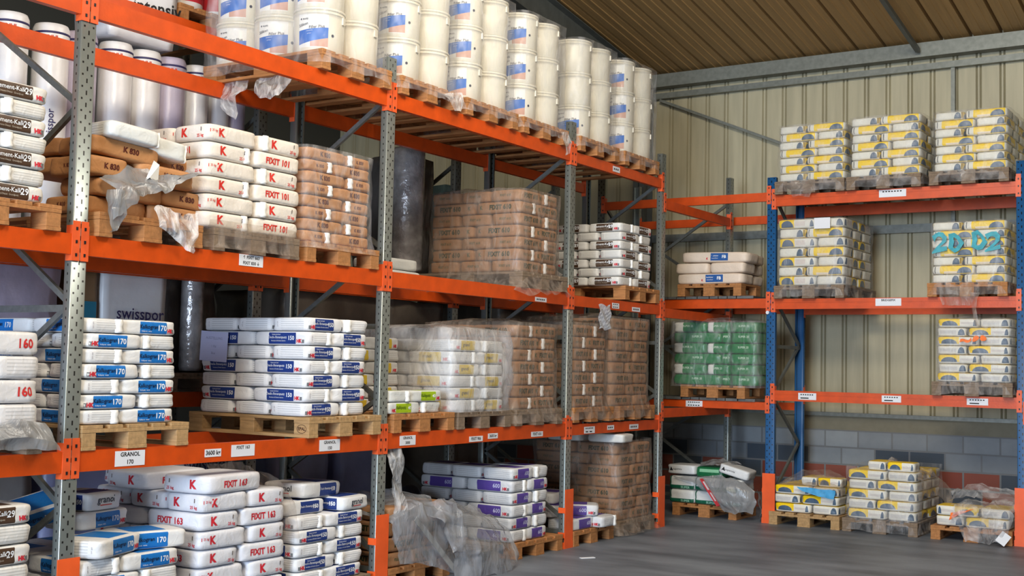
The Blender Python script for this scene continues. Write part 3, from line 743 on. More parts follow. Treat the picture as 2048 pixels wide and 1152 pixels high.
o = obj('branded_mark', tomesh('branded_mark', bm, plain('burnt_brown_mark', srgb(70, 40, 24), .8)), bk, loc=(-.07, -.0, .062))
stack('navy_band', .0, 2.32, SH[1]+.144, 1.06, .68, .1005, 7, 0, 'white sack with navy 150 band', 'shelf left of second post', side=True, top='A')
# sheet of paper stuck to the 150 stack
bm = bmesh.new(); box(bm, -.14, .14, -.002, 0, -.11, .11)
o = obj('paper_note', tomesh('paper_note', bm, plain('lilac_paper', srgb(196, 200, 236), .6)), loc=(-.90, 1.965, 1.80), rot=(0, .05, 0)); tag(o, 'pale lilac sheet of paper stuck on the navy 150 stack', 'paper note')
bm = bmesh.new()
for zz, s in ((.06, 'AUSSTELLUNG'), (.0, '1 Pal'), (-.05, 'Box')):
    vs, fs = text_tris(s, .026, 0); nv_ = [bm.verts.new((u, -.0026, v+zz)) for u, v in vs]
    for f in fs: bm.faces.new([nv_[j] for j in f])
obj('handwriting', tomesh('handwriting', bm, plain('pale_pencil', srgb(130, 134, 178), .7)), o)
# left bay: white 160 sacks, blue 170 sacks behind
pallet('grey', .03, -.56, SH[1], 0, 'under the red-printed 160 sacks at left edge')
stack('red_160', .01, -.545, SH[1]+.144, .9, .76, .131, 4, 0, 'white sack with red 160 print', 'shelf at left edge', flaps=False)

# third bay: lime sacks, film-covered yellow sacks, kraft sacks
pallet('orange', .02, 3.36, SH[1], 0, 'under the lime-green banded sacks')
stack('lime_band', .0, 3.26, SH[1]+.144, .46, .70, .09, 2, 0, 'white sack with lime-green band', 'low shelf stack', top='B')
stack('pale_yellow_band', -.49, 3.30, SH[1]+.144, .6, .74, .1, 6, 0, 'white sack with pale yellow band', 'behind the lime-green sacks')
pallet('grey', .02, 4.21, SH[1], 0, 'under the film-draped yellow-band sacks')
stack('pale_yellow_band', -.02, 4.17, SH[1]+.144, 1.0, .80, .1, 6, 0, 'white sack with pale yellow band', 'film-draped stack', side=True, top='A', fr=.55)
film_shell(.03, 4.17, 1.31, 2.0, 1.1, .84, 0, FILM_M, 'milky film bag draped over the yellow-band sacks', wave=.03, bulge=.035, seed=4, name='plastic_cover')
pallet('grey', .02, 5.10, SH[1], 0, 'under kraft sacks left of the third post, lowest shelf')
stack('kraft_green_610', -.02, 5.09, SH[1]+.144, 1.0, .72, .108, 7, 0, 'brown kraft sack with green print', 'low shelf before third post', side=True, top='B', flaps=True)
film_shell(.0, 5.09, 1.20, 2.09, 1.06, .76, 0, FILM_D, 'clear film round kraft sacks left of third post', flare=.07, seed=6, hem=.03)
pallet('orange', .02, 6.12, SH[1], 0, 'under the left kraft stack of the fourth bay, lowest shelf')
stack('kraft_green_610', -.02, 6.08, SH[1]+.144, 1.0, .70, .114, 7, 0, 'brown kraft sack with green print', 'low shelf beyond third post', top='A')
film_shell(.0, 6.09, 1.20, 2.13, 1.06, .74, 0, FILM_D, 'clear film round kraft sacks right of third post', flare=.06, seed=8, hem=.03)
pallet('orange', .02, 7.05, SH[1], 0, 'under the taller kraft stack by the far post, lowest shelf')
stack('kraft_green_610', -.02, 6.95, SH[1]+.144, 1.0, .86, .112, 8, 0, 'brown kraft sack with green print', 'tall low-shelf stack', top='B', flaps=False)
film_shell(.0, 6.95, 1.20, 2.22, 1.06, .90, 0, FILM_D, 'clear film round the tall kraft stack by far post', flare=.06, seed=9, hem=.03)
bm = bmesh.new(); n = 8
vs = [[bm.verts.new((.01*math.sin(i*1.3+j), (j/n)*.24, .24*(i/n)+.012*math.sin(j))) for j in range(n+1)] for i in range(n+1)]
for i in range(n):
    for j in range(n): bm.faces.new((vs[i][j], vs[i][j+1], vs[i+1][j+1], vs[i+1][j]))
bmesh.ops.solidify(bm, geom=list(bm.faces), thickness=.002)
o = obj('paper_note', tomesh('paper_note', bm, PAPER), loc=(.03, 6.16, 2.08)); tag(o, 'white sheet hanging between two film-wrapped kraft stacks', 'paper note')

# ---- level 2
pallet('orange', .03, -.50, SH[2], 0, 'under the brown-banded 29 sacks at left edge')
stack('brown_band', .0, -.555, SH[2]+.144, 1.0, .76, .0925, 7, 0, 'white sack with brown 29 band', 'upper stack, left edge', top='B', side=False)
# messy kraft 830 sacks
pallet('orange', .03, .555, SH[2], 0, 'under the slumped kraft sacks beside first post')
GO[:] = (-.09, .085, 0)
gk = 'slumped brown kraft sacks on the shelf'
kb = SH[2]+.144
for (L, W, H, x, y, z, rz, tx, ty, lab) in (
    (.50, .36, .11, -.20, .30, kb+.055, PI/2, 0, 0, 'brown kraft sack, bottom left of the slumped pile'),
    (.50, .36, .11, -.18, .80, kb+.055, PI/2, 0, 0, 'brown kraft sack, bottom right of the slumped pile'),
    (.52, .36, .11, -.16, .38, kb+.165, PI/2+.05, .02, .02, 'brown kraft sack, second layer left in the slumped pile'),
    (.36, .40, .11, -.20, .83, kb+.165, PI/2-.1, 0, .03, 'brown kraft sack, second layer right in the slumped pile'),
    (.30, .38, .12, -.16, .20, kb+.285, PI/2, 0, 0, 'short kraft sack end, third layer left by the post'),
    (.44, .38, .12, -.14, .64, kb+.285, PI/2-.06, 0, .04, 'brown kraft sack, third layer middle behind grey film'),
    (.50, .36, .11, -.15, .34, kb+.40, PI/2-.08, .0, .08, 'tilted kraft sack lying across the third layer'),
    (.34, .36, .11, -.28, .80, kb+.385, PI/2+.1, 0, .04, 'brown kraft sack, fourth layer right beside the red-print sacks'),
    (.54, .38, .11, -.62, .45, kb+.45, PI/2, 0, 0, 'brown kraft sack at back of the slumped pile'),
    (.54, .38, .11, -.62, .45, kb+.33, PI/2, 0, 0, 'brown kraft sack at back, one below the topmost'),):
    place_bag('kraft_830', L, W, H, (x, y, z), rz, lab, gk, tilt=(tx, ty))
place_bag('plain_white', .36, .27, .10, (-.04, .34, kb+.50), PI/2-.06, 'white sack end on top of the kraft pile, by first post', gk, tilt=(0, .07), flap=-1)
place_bag('plain_white', .30, .28, .12, (-.10, .64, kb+.46), PI/2-.06, 'white folded sack end, right on top of the kraft pile', gk, tilt=(0, .09), flap=-1)
GO[:] = (0, 0, 0)
bm = bmesh.new()
vs = [bm.verts.new(p) for p in ((0, 0, 0), (0, .10, -.01), (.02, .09, .11), (.02, .045, .13), (.03, .01, .02))]
bm.faces.new(vs[:3]+[vs[3]]); bm.faces.new((vs[0], vs[4], vs[2])); bm.faces.new((vs[4], vs[1], vs[2]))
o = obj('paper_flap', tomesh('paper_flap', bm, FLAP), loc=(.0, .50, kb+.225)); tag(o, 'loose white triangular paper flap on the kraft pile', 'paper scrap')
crumple('film_sheet', [[(.02, .10, kb+.17), (-.02, .3, kb+.27), (.02, .6, kb+.30), (.0, .82, kb+.36)],
                       [(.14, .12, kb+.12), (.14, .3, kb+.19), (.13, .55, kb+.21), (.12, .80, kb+.35)],
                       [(.16, .10, kb-.02), (.17, .28, kb+.10), (.17, .5, kb+.14), (.15, .75, kb+.30)]], FILM_G, 'grey crumpled film strip draped over the slumped kraft pile', seed=2, amp=.06)
crumple('film_sheet', [[(.15, .09, kb+.12), (.16, .2, kb+.14)], [(.18, .10, kb-.02), (.19, .2, kb+.0)], [(.17, .11, kb-.13), (.18, .15, kb-.12)]], FILM_G, 'grey film tail hanging beside the first post', seed=5, amp=.04, nu=10, nv=16)
crumple('film_sheet', [[(.15, .42, kb+.06), (.15, .6, kb+.05), (.15, .8, kb+.06)], [(.17, .45, kb-.04), (.18, .62, kb-.08), (.17, .78, kb-.06)], [(.16, .62, kb-.14), (.17, .70, kb-.18), (.16, .74, kb-.2)]], FILM_L, 'clear film tail hanging off pallet of the kraft pile', seed=7, amp=.05)
# red-print 101
pallet('grey', .02, 1.455, SH[2], 0, 'wrapped in film under the red-print 101 sacks')
stack('red_101', .0, 1.435, SH[2]+.144, 1.04, .88, .113, 6, 0, 'cream sack with red 101 print', 'upper shelf', side=True, top='A', fr=.52)
film_shell(.02, 1.445, 2.42, 2.60, 1.1, .84, 0, FILM_D, 'dusty film round the pallet of the red-print sacks', flare=.02, seed=3, top=False)
# tan kraft
pallet('orange', .02, 2.33, SH[2], 0, 'under the tan kraft sacks by the second post')
stack('kraft_830', .0, 2.285, SH[2]+.144, 1.0, .73, .0845, 8, 0, 'tan kraft sack with dark-red print', 'upper shelf', top='A')
film_shell(.02, 2.29, 2.50, 3.23, 1.06, .77, 0, FILM, 'clear film round the tan kraft sacks by second post', flare=.04, seed=12)
# big film-wrapped kraft stack, third bay
pallet('grey', .02, 5.15, SH[2], 0, 'film-covered, under the big kraft stack of the third bay')
stack('kraft_green_610', -.02, 5.10, SH[2]+.144, 1.0, .68, .107, 7, 0, 'brown kraft sack with green print', 'big upper stack', side=True, top='A')
film_shell(.0, 5.11, 2.36, 3.30, 1.06, .72, 0, FILM_D, 'dusty film round the big upper kraft stack', flare=.11, seed=14, hem=.06)
place_bag('plain_white', .5, .36, .10, (-.86, 3.9, SH[2]+.155), PI/2, 'white sack lying on the rear beam behind second post', 'loose white sacks on the shelf')
place_bag('plain_white', .5, .36, .10, (-.85, 3.95, SH[2]+.052), PI/2+.1, 'crushed white sack under another, behind second post', 'loose white sacks on the shelf')

# 29 sacks fourth bay
pallet('orange', .02, 7.13, SH[2], 0, 'under the far brown-banded 29 sacks')
stack('brown_band', .0, 7.02, SH[2]+.144, .80, .72, .093, 7, 0, 'white sack with brown 29 band', 'far upper stack', side=True, top='B')

# ---- top shelf: white pails
IV = plain('ivory_pail_plastic', srgb(222, 216, 200), .35, 0, nscale=3, namp=.06)
def pail_mat():
    m, nt, b = newmat('ivory_pail_with_blue_label'); b.inputs['Roughness'].default_value = .35
    tc = N(nt, 'ShaderNodeTexCoord'); sp = N(nt, 'ShaderNodeSeparateXYZ'); nt.links.new(tc.outputs['Object'], sp.inputs[0])
    a = mathn(nt, 'ARCTAN2', sp.outputs[1], sp.outputs[0]); z = sp.outputs[2]
    da = mathn(nt, 'SUBTRACT', a, math.radians(-67))
    ins = mathn(nt, 'LESS_THAN', mathn(nt, 'ABSOLUTE', da), math.radians(36))
    lab = mathn(nt, 'MULTIPLY', ins, mathn(nt, 'MULTIPLY', mathn(nt, 'GREATER_THAN', z, .03), mathn(nt, 'LESS_THAN', z, .27)))
    topz = mathn(nt, 'ADD', mathn(nt, 'MULTIPLY', da, .02), .165); botz = mathn(nt, 'ADD', mathn(nt, 'MULTIPLY', da, .042), .075)
    blue = mathn(nt, 'MULTIPLY', ins, mathn(nt, 'MULTIPLY', mathn(nt, 'LESS_THAN', z, topz), mathn(nt, 'GREATER_THAN', z, botz)))
    redz = mathn(nt, 'MULTIPLY', mathn(nt, 'MULTIPLY', ins, mathn(nt, 'GREATER_THAN', da, -.1)), mathn(nt, 'MULTIPLY', mathn(nt, 'LESS_THAN', z, botz), mathn(nt, 'GREATER_THAN', z, .035)))
    c = mixc(nt, lab, srgb(222, 216, 200), srgb(232, 231, 226)); c = mixc(nt, redz, c, srgb(206, 160, 140)); c = mixc(nt, blue, c, srgb(44, 104, 188))
    nt.links.new(c, b.inputs['Base Color']); return m
PM = pail_mat()
def pail_meshes(label, mat=None, lid=IV, ringc=None, r=.19, h=.322, texts=True):
    bm = bmesh.new()
    prof = [(r*.92, 0), (r*.94, .005), (r*.96, h*.45), (r*.975, h*.78), (r*.98, h*.87), (r*.99, h*.872), (r*.99, h*.885), (r*.975, h*.89), (r*.975, h*.94)]
    lathe(bm, prof, 40)
    mats = [mat or (PM if label else IV)]
    if label and texts:
        def curved(s, size, a0, z0, tilt, mi, bold=.01):
            vs, fs = text_tris(s, size, bold)
            nv_ = []
            for u, v in vs:
                zz = z0+v+u*tilt; rr = r*(.94+.035*zz/(h*.8))+.002; a = a0+u/rr
                nv_.append(bm.verts.new((rr*math.cos(a), rr*math.sin(a), zz)))
            for f in fs:
                try: bm.faces.new([nv_[j] for j in f]).material_index = mi
                except ValueError: pass
        mats += [ink((30, 34, 60)), ink((225, 232, 245))]
        A = math.radians
        curved('\u25C6 MAPEI', .017, A(-88), .235, 0, 1)
        curved('Silikon', .03, A(-90), .195, .22, 1); curved('Filler Plus', .03, A(-58), .178, .1, 1)
        curved('riempitivo', .012, A(-75), .15, .1, 2, 0); curved('primer', .012, A(-75), .13, .1, 2, 0)
        curved('\u25CF', .03, A(-20), .12, 0, 1, 0)
    body = tomesh('pail_body', bm, mats)
    bm = bmesh.new(); lathe(bm, [(r*.98, h*.935), (r*1.0, h*.94), (r*1.0, h*.985), (r*.99, h*.998), (r*.95, h*.998), (r*.94, h*.985)], 40)
    l = tomesh('pail_lid', bm, lid)
    bm = bmesh.new(); box(bm, r*.965, r*1.03, -.02, .02, h*.7, h*.86); lug = tomesh('handle_lug', bm, mats[0])
    return body, l, lug
PA = pail_meshes(True); PB = pail_meshes(False)
def pail(ms, x, y, z, rz, label, group):
    t = thing('pail', label, 'pail', (x, y, z), (0, 0, rz), group)
    obj('body', ms[0], t); obj('lid', ms[1], t)
    for a in (math.radians(15), math.radians(195)): obj('handle_lug', ms[2], t, rot=(0, 0, a))
    return t
pz = SH[3]+.144
pw = [(2.40, 'first', 'by second post'), (3.32, 'second', 'right of second post'), (4.20, 'third', 'in middle of third bay'), (5.09, 'fourth', 'left of third post'), (6.12, 'fifth', 'right of third post'), (7.04, 'sixth', 'at the far end')]
for i, (yc, od, wh) in enumerate(pw):
    yc2 = yc-.01
    pallet('orange', .04, yc, SH[3], 0, '%s from left under white pails on top shelf' % od)
    for l in range(3):
        for cx in range(3):
            for cy in range(2):
                if cx > 0 and cy == 1 and l < 2: continue
                lab = cy == 0 and not (i == 4 and l > 0)
                nm = ('bottom', 'middle', 'top')[l]
                x = .02-.195-cx*.392; y = yc2-.196+cy*.392
                pail(PA if lab else PB, x+random.uniform(-.004, .004), y+random.uniform(-.004, .004), pz+l*.3235, random.uniform(-.12, .12)+(0 if cy == 0 else 0),
                     '%s pail, %s layer, %s row, %s stack, %s' % ('blue-labelled white' if lab else 'plain white', nm, ('front', 'middle', 'rear')[cx]+(' left' if cy == 0 else ' right'), od, 'top shelf'), 'white plastic pails on the top shelf')
    film_shell(.035, yc2, SH[3]+.04, pz+.975, 1.225, .80, 0, FILM, 'clear stretch film round the %s pail stack from left' % od, flare=.03, wave=.012, seed=20+i, hem=.03)
crumple('film_sheet', [[(.14, 5.2, 3.9), (.14, 5.35, 3.9)], [(.17, 5.25, 3.78), (.17, 5.38, 3.8)], [(.16, 5.27, 3.68), (.16, 5.33, 3.7)]], FILM_L, 'film scrap hanging over top beam left of third post', seed=3, amp=.03, nu=8, nv=10)
crumple('film_sheet', [[(.13, 3.35, 3.9), (.13, 3.6, 3.92)], [(.17, 3.4, 3.80), (.17, 3.6, 3.82)], [(.16, 3.45, 3.74), (.16, 3.55, 3.75)]], FILM_L, 'film scrap on top beam under the second pail stack', seed=9, amp=.04, nu=10, nv=10)
# film rags hanging under the first pail pallet
crumple('film_sheet', [[(-.95, 1.95, 3.8), (-.6, 1.95, 3.8)], [(-.9, 1.9, 3.68), (-.7, 1.92, 3.66)], [(-.85, 1.95, 3.55), (-.8, 1.97, 3.52)]], FILM_L, 'film rag hanging below left side of first pail pallet', seed=31, amp=.06, nu=12, nv=14)
crumple('film_sheet', [[(-.5, 1.95, 3.8), (-.1, 1.95, 3.8)], [(-.5, 1.93, 3.72), (-.2, 1.92, 3.70)], [(-.5, 1.9, 3.62), (-.35, 1.9, 3.6)]], FILM_L, 'second film rag below first pail pallet', seed=33, amp=.06, nu=12, nv=14)

# ---- floor level
pallet('grey', .02, -.52, 0, 0, 'on the floor under left brown-banded sacks')
stack('brown_band', .0, -.55, .144, 1.0, .78, .108, 7, 0, 'white sack with brown 29 band', 'floor, left edge', top='B')
# loose blue pile
pallet('orange', .02, .53, 0, 0, 'on the floor under the loose blue 170 pile')
stack('bright_blue_band', .02, .505, .144, 1.0, .76, .1, 4, 0, 'white sack with bright blue 170 band', 'loose floor pile', top='B', allb=True)
GO[:] = (-.07, .07, 0)
gl = 'loose blue-banded sacks on the floor pile'
place_bag('bright_blue_band', .46, .3, .11, (-.05, .30, .605), PI/2+.35, 'blue 170 sack turned askew, lower left of floor pile top', gl, flap=0)
place_bag('bright_blue_band', .46, .3, .11, (-.12, .68, .60), PI/2-.25+PI, 'blue 170 sack turned askew, lower right of floor pile top', gl, flap=1)
place_bag('bright_blue_band', .44, .3, .11, (-.40, .48, .715), PI/2+.2, 'blue 170 sack lying on the two askew sacks', gl)
place_bag('granol_white', .34, .3, .11, (-.42, .48, .825), .15, 'white sack with end print, topmost of loose floor pile', gl, tilt=(0, 0))
place_bag('bright_blue_band', .46, .32, .11, (-.45, .12, .78), 1.0, 'tilted white sack leaning behind first post on floor pile', gl, tilt=(.25, -.3))
# red 163
GO[:] = (0, 0, 0)
pallet('grey', .02, 1.45, 0, 0, 'on the floor under the red-print 163 sacks')
stack('red_163', .0, 1.45, .144, 1.05, .80, .117, 6, 0, 'white sack with red 163 print', 'big floor stack', side=True, allb=None, top='A', fr=.54, flaps=False, jit=1.6)
GO[:] = (-.08, .07, 0)
place_bag('red_163', .56, .40, .12, (-.12, 1.26, .144+.117*6.5), PI/2+.12, 'white sack with red 163 print, front one lying on top', 'red-print sacks on top of big floor stack')
place_bag('red_163', .56, .40, .12, (-.585, 1.20, .144+.117*6.5), PI/2, 'white sack with red print, middle one lying on top', 'red-print sacks on top of big floor stack')
place_bag('red_163', .40, .24, .12, (-.90, 1.30, .144+.117*6.5), PI/2, 'white sack with red print, rear one lying on top', 'red-print sacks on top of big floor stack')
crumple('film_sheet', [[(-.7, 1.75, .96), (-.3, 1.72, 1.0), (.0, 1.7, .93)], [(-.7, 1.86, .8), (-.3, 1.86, .82), (.08, 1.84, .76)], [(-.7, 1.88, .5), (-.3, 1.89, .5), (.1, 1.87, .5)]], FILM_D, 'torn film over right edge of the red-print floor stack', seed=11, amp=.04)
# navy 150 floor
GO[:] = (0, 0, 0)
pallet('grey', .02, 2.33, 0, 0, 'on the floor under the lower navy 150 sacks')
stack('navy_band', .0, 2.31, .144, 1.0, .74, .096, 5, 0, 'white sack with navy 150 band', 'floor before second post', top='B', allb=None)
GO[:] = (-.07, .08, 0)
g5 = 'loose sacks on top of the navy floor stack'
place_bag('granol_white', .44, .30, .10, (-.16, 2.02, .676), PI/2, 'white sack with navy 150 band, left below the topmost', g5, flap=0)
place_bag('granol_white', .42, .34, .10, (-.14, 2.47, .676), .12, 'white sack with black end print beside the second post', g5)
place_bag('granol_white', .52, .36, .11, (-.22, 2.22, .782), PI/2+.18, 'topmost navy-banded sack, lying askew', g5, tilt=(0, .03))
# third bay floor
GO[:] = (0, 0, 0)
pallet('orange', .02, 3.34, 0, 0, 'on the floor under the grey-film-covered kraft sacks')
stack('kraft_green_610', .0, 3.34, .144, .9, .78, .115, 4, 0, 'brown kraft sack with green print', 'under grey floor film', top='A', side=True, flaps=False)
crumple('film_sheet', [[(-.7, 2.93, .62), (-.4, 3.1, .66), (-.3, 3.35, .70), (-.1, 3.6, .62)],
                       [(.03, 2.93, .50), (.05, 3.1, .58), (.07, 3.3, .62), (.08, 3.5, .52)],
                       [(.08, 2.95, .30), (.09, 3.1, .32), (.10, 3.35, .36), (.11, 3.6, .28)],
                       [(.09, 2.97, .17), (.10, 3.15, .17), (.12, 3.45, .12), (.16, 3.72, .03)]], FILM_H, 'grey film sheet draped over kraft sacks right of second post', seed=15, amp=.035)
bm = bmesh.new(); bar(bm, (.13, 3.12, .52), (.20, 3.62, .03), .006, .045)
o = obj('film_strip', tomesh('film_strip', bm, FILM_G)); tag(o, 'pale folded film strip running diagonally down to the floor', 'plastic film')
crumple('film_sheet', [[(.04, 3.30, .60), (.03, 3.6, .64), (.03, 4.0, .55), (.09, 4.40, .34)],
                       [(.16, 3.42, .45), (.20, 3.7, .47), (.22, 4.05, .40), (.16, 4.44, .27)],
                       [(.2, 3.50, .22), (.27, 3.75, .24), (.30, 4.1, .2), (.22, 4.44, .15)],
                       [(.22, 3.56, .02), (.28, 3.8, .02), (.31, 4.1, .02), (.24, 4.40, .02)]], FILM_H, 'big crumpled grey film heap before purple-banded sacks', seed=18, amp=.055, nu=34, nv=26)
crumple('film_sheet', [[(.02, 2.87, 1.19), (.03, 2.99, 1.19)], [(.05, 2.87, .98), (.06, 3.01, .98)], [(.06, 2.91, .75), (.08, 3.03, .73)], [(.07, 2.95, .52), (.1, 3.08, .52)], [(.07, 2.93, .32), (.08, 2.98, .30)]], FILM_L, 'long twisted clear film hanging beside the second post', seed=21, amp=.03, nu=12, nv=40)
crumple('film_sheet', [[(.10, -.60, 1.33), (.12, -.40, 1.34), (.1, -.24, 1.31)], [(.17, -.62, 1.25), (.18, -.40, 1.26), (.17, -.20, 1.23)], [(.16, -.6, 1.20), (.18, -.4, 1.19), (.17, -.17, 1.18)]], FILM_G, 'grey film bunched on pallet edge under the 160 sacks', seed=23, amp=.035)
pallet('orange', .03, 5.13, 0, 0, 'on the floor under the purple-banded 600 sacks')
stack('purple_band', .0, 5.00, .144, 1.02, .62, .109, 6, 0, 'white sack with purple 600 band', 'floor stack left of third post', side=True, top='A')
# black tyre-like roll behind film
bm = bmesh.new()
pts = [(.19*math.cos(2*PI*k/28), 0, .19*math.sin(2*PI*k/28)) for k in range(28)]
n1_ = 28; rings = []
for k in range(28):
    a = 2*PI*k/28; ring = []
    for q in range(10):
        b_ = 2*PI*q/10; rr = .19+.06*math.cos(b_); ring.append(bm.verts.new((rr*math.cos(a), .07*math.sin(b_), rr*math.sin(a))))
    rings.append(ring)
for k in range(28):
    A_, B_ = rings[k], rings[(k+1) % 28]
    for q in range(10): f = bm.faces.new((A_[q], A_[(q+1) % 10], B_[(q+1) % 10], B_[q])); f.smooth = True
o = obj('tyre', tomesh('tyre', bm, BLACK), loc=(-.75, 4.2, .144+.25), rot=(0, 0, -.6)); tag(o, 'black tyre standing in shadow left of purple sacks', 'tyre')
bm = bmesh.new(); lathe(bm, [(.09, -.02), (.13, -.02), (.13, .02), (.09, .02)], 24)
h_ = obj('hub', tomesh('hub', bm, DARKSTEEL), o, rot=(PI/2, 0, 0))
pallet('grey', -.08, 4.22, 0, 0, 'dark, behind the film heap under the tyre')
# fourth bay floor
pallet('orange', .03, 6.14, 0, 0, 'on the floor under the few purple sacks, right of third post')
GO[:] = (-.08, .10, 0)
g6 = 'few purple-banded sacks right of the third post'
for (x, y, z, rz, lab, fl) in ((-.05, 5.86, .20, PI/2, 'purple-banded sack, bottom front beside the third post', 0), (-.03, 6.18, .20, 0, 'white sack end, bottom right of the small purple pile', 1),
                           (-.25, 5.82, .31, PI/2, 'purple-banded sack, second layer of the small pile', 0), (-.12, 6.05, .31, .5, 'grey-white sack with red mark, second layer, small pile', 0),
                           (-.35, 5.95, .42, PI/2+.1, 'purple-banded sack, third layer of the small pile', 0), (-.5, 6.1, .20, PI/2, 'purple-banded sack, bottom rear of the small pile', 0), (-.5, 6.1, .31, PI/2, 'purple-banded sack, second layer rear of the small pile', 0)):
    place_bag('purple_band', .46, .30, .11, (x, y, z), rz, lab, g6, flap=fl)
GO[:] = (0, 0, 0)
pallet('grey', .02, 7.08, 0, 0, 'on the floor under the tall film-wrapped kraft stack')
stack('kraft_green_610', -.02, 7.08, .144, 1.0, .78, .112, 7, 0, 'brown kraft sack with green print', 'tall floor stack', side=True, top='B', flaps=False)
stack('kraft_green_610', -.32, 7.12, .144+.112*7, .7, .7, .105, 1, 0, 'brown kraft sack with green print', 'above tall floor stack', top='A', flaps=False)
film_shell(.0, 7.08, .02, .96, 1.06, .82, 0, FILM_D, 'dusty film round the tall kraft floor stack', flare=.10, wave=.025, seed=40, hem=.02, top=False)
place_bag('plain_white', .40, .3, .09, (-.60, 6.72, .985), .0, 'white sack lying left on the tall kraft floor stack', 'white sacks on the tall kraft floor stack')
place_bag('plain_white', .40, .3, .09, (-.14, 6.76, .985), .1, 'white sack lying in front on the tall kraft floor stack', 'white sacks on the tall kraft floor stack')

# ================================================================== CORNER RACK AND BACK RACK LOADS
BR = -PI/2
t = pallet('half', .06, EY-.04, 2.552, BR, 'under the cream sacks with blue labels')
zc = 2.552+.144
gc = 'cream sacks with blue labels on the corner rack'
place_bag('cream_blue_label', .84, .38, .125, (.05, EY+.17, zc+.062), 0, 'cream sack with blue label, bottom front one', gc, v=0)
place_bag('plain_cream', .43, .38, .125, (-.17, EY+.17, zc+.187), 0, 'plain cream sack, left one of the middle pair', gc)
place_bag('plain_cream', .43, .38, .125, (.27, EY+.17, zc+.187), 0, 'plain cream sack, right one of the middle pair', gc)
place_bag('cream_blue_label', .84, .38, .125, (.11, EY+.17, zc+.312), 0, 'cream sack with blue label, top front one', gc, tilt=(0, .02), v=1)
place_bag('cream_blue_label', .84, .38, .125, (.02, EY+.54, zc+.062), 0, 'cream sack at the rear, bottom', gc)
place_bag('cream_blue_label', .84, .38, .125, (.02, EY+.54, zc+.187), 0, 'cream sack at the rear, middle', gc)
place_bag('cream_blue_label', .84, .38, .125, (.03, EY+.54, zc+.312), 0, 'cream sack at the rear, top', gc)
pallet('half', .12, EY-.05, 1.377, BR, 'under the green sacks on corner shelf')
zg = 1.377+.144
def gstack(xf, yfront, z0, cols, n, H, kindname, desc, where):
    """rows of sacks seen end and side on; cols = x edges"""
    for l in range(n):
        layer = 'top' if l == n-1 else ORD[l]
        if l % 2 == (n-1) % 2:
            seg = [(cols[0], cols[1], 'left'), (cols[1], cols[2], 'middle'), (cols[2], cols[3], 'right')]
        else:
            seg = [(cols[0], (cols[1]+cols[2])/2+.05, 'left'), ((cols[1]+cols[2])/2+.05, cols[2], 'middle'), (cols[2], cols[3], 'right')]
        for k, (a, b_, nm) in enumerate(seg):
            rz = PI if k < 2 else 0
            kk = kindname if (k < 2 and l % 2 == (n-1) % 2) else 'all_green'
            place_bag(kk, (b_-a)*.99, .42, H, ((a+b_)/2+random.uniform(-.006, .006), yfront+.21+random.uniform(-.01, .01), z0+H*(l+.5)), rz+random.uniform(-.03, .03), '%s, %s layer, %s, %s' % (desc if kk == kindname else 'glossy all-green sack', layer, nm, where), desc+' '+where)
gstack(0, EY-.03, zg, (-.40, .03, .33, .66), 6, .122, 'green_white_cap', 'glossy green sack with white end', 'corner rack shelf')
film_shell(.13, EY-.06, zg-.02, zg+.74, .5, 1.1, BR, FILM, 'clear shiny film round the green sacks', flare=.0, wave=.02, seed=50)
# corner floor
pallet('half', .02, EY-.02, 0, BR, 'on floor under the white-green sacks in the corner')
gw = 'white and green sacks on the corner floor pallet'
for l in range(2):
    for k, x in enumerate((-.27, .05, .35)):
        place_bag('white_green_band', .33 if k < 2 else .26, .4, .155, (x, EY+.19, .144+.155*(l+.5)), 0 if l == 0 else 0, 'white sack with green band, %s layer, %s' % (('bottom', 'upper')[l], ('left by orange guard', 'middle', 'right under grey film')[k]), gw)
place_bag('white_black_logo', .36, .34, .11, (-.28, EY+.16, .53), 0, 'white sack with small black logo, left on top', gw)
place_bag('plain_green', .34, .34, .12, (.06, EY+.2, .515), 0, 'green sack between two white sacks on top', gw)
place_bag('white_black_logo', .36, .34, .11, (.36, EY+.16, .54), .1, 'white sack with black logo, tilted, right on top', gw, tilt=(0, .25))
crumple('film_sheet', [[(-.35, EY-.05, .44), (-.05, EY-.06, .45), (.25, EY-.05, .50), (.5, EY, .42)],
                       [(-.1, EY-.09, .38), (.1, EY-.09, .36), (.35, EY-.1, .38), (.62, EY-.04, .32)],
                       [(.1, EY-.09, .30), (.2, EY-.1, .26), (.4, EY-.12, .22), (.66, EY-.04, .2)],
                       [(.3, EY-.08, .12), (.38, EY-.1, .12), (.46, EY-.12, .10), (.62, EY, .10)]], FILM_G, 'grey crumpled film over right side of white-green sacks', seed=55, amp=.05)
bm = bmesh.new(); bar(bm, (.03, EY-.125, .45), (.26, EY-.16, .16), .055, .012)
o = obj('red_tape', tomesh('red_tape', bm, plain('red_printed_tape', srgb(214, 60, 70), .5)), loc=(0, 0, 0)); tag(o, 'red and white printed strip across grey film in corner', 'tape')
bm = bmesh.new(); bar(bm, (.06, EY-.134, .42), (.13, EY-.146, .33), .025, .014); bar(bm, (.15, EY-.146, .30), (.22, EY-.158, .21), .025, .014)
obj('white_print', tomesh('white_print', bm, PAPER), o)
crumple('film_sheet', [[(-.15, EY+.3, .6), (.1, EY+.3, .66), (.35, EY+.3, .62)], [(-.1, EY+.1, .58), (.1, EY+.1, .62), (.3, EY+.1, .6)]], FILM_G, 'dark film lying on top of the corner sacks', seed=58, amp=.04)
crumple('film_sheet', [[(.55, EY+.3, .35), (.62, EY+.15, .3)], [(.6, EY+.2, .1), (.68, EY+.05, .08)], [(.62, EY+.1, .03), (.7, EY-.02, .02)]], FILM_G, 'dark film hanging at right of the corner sacks', seed=59, amp=.05)

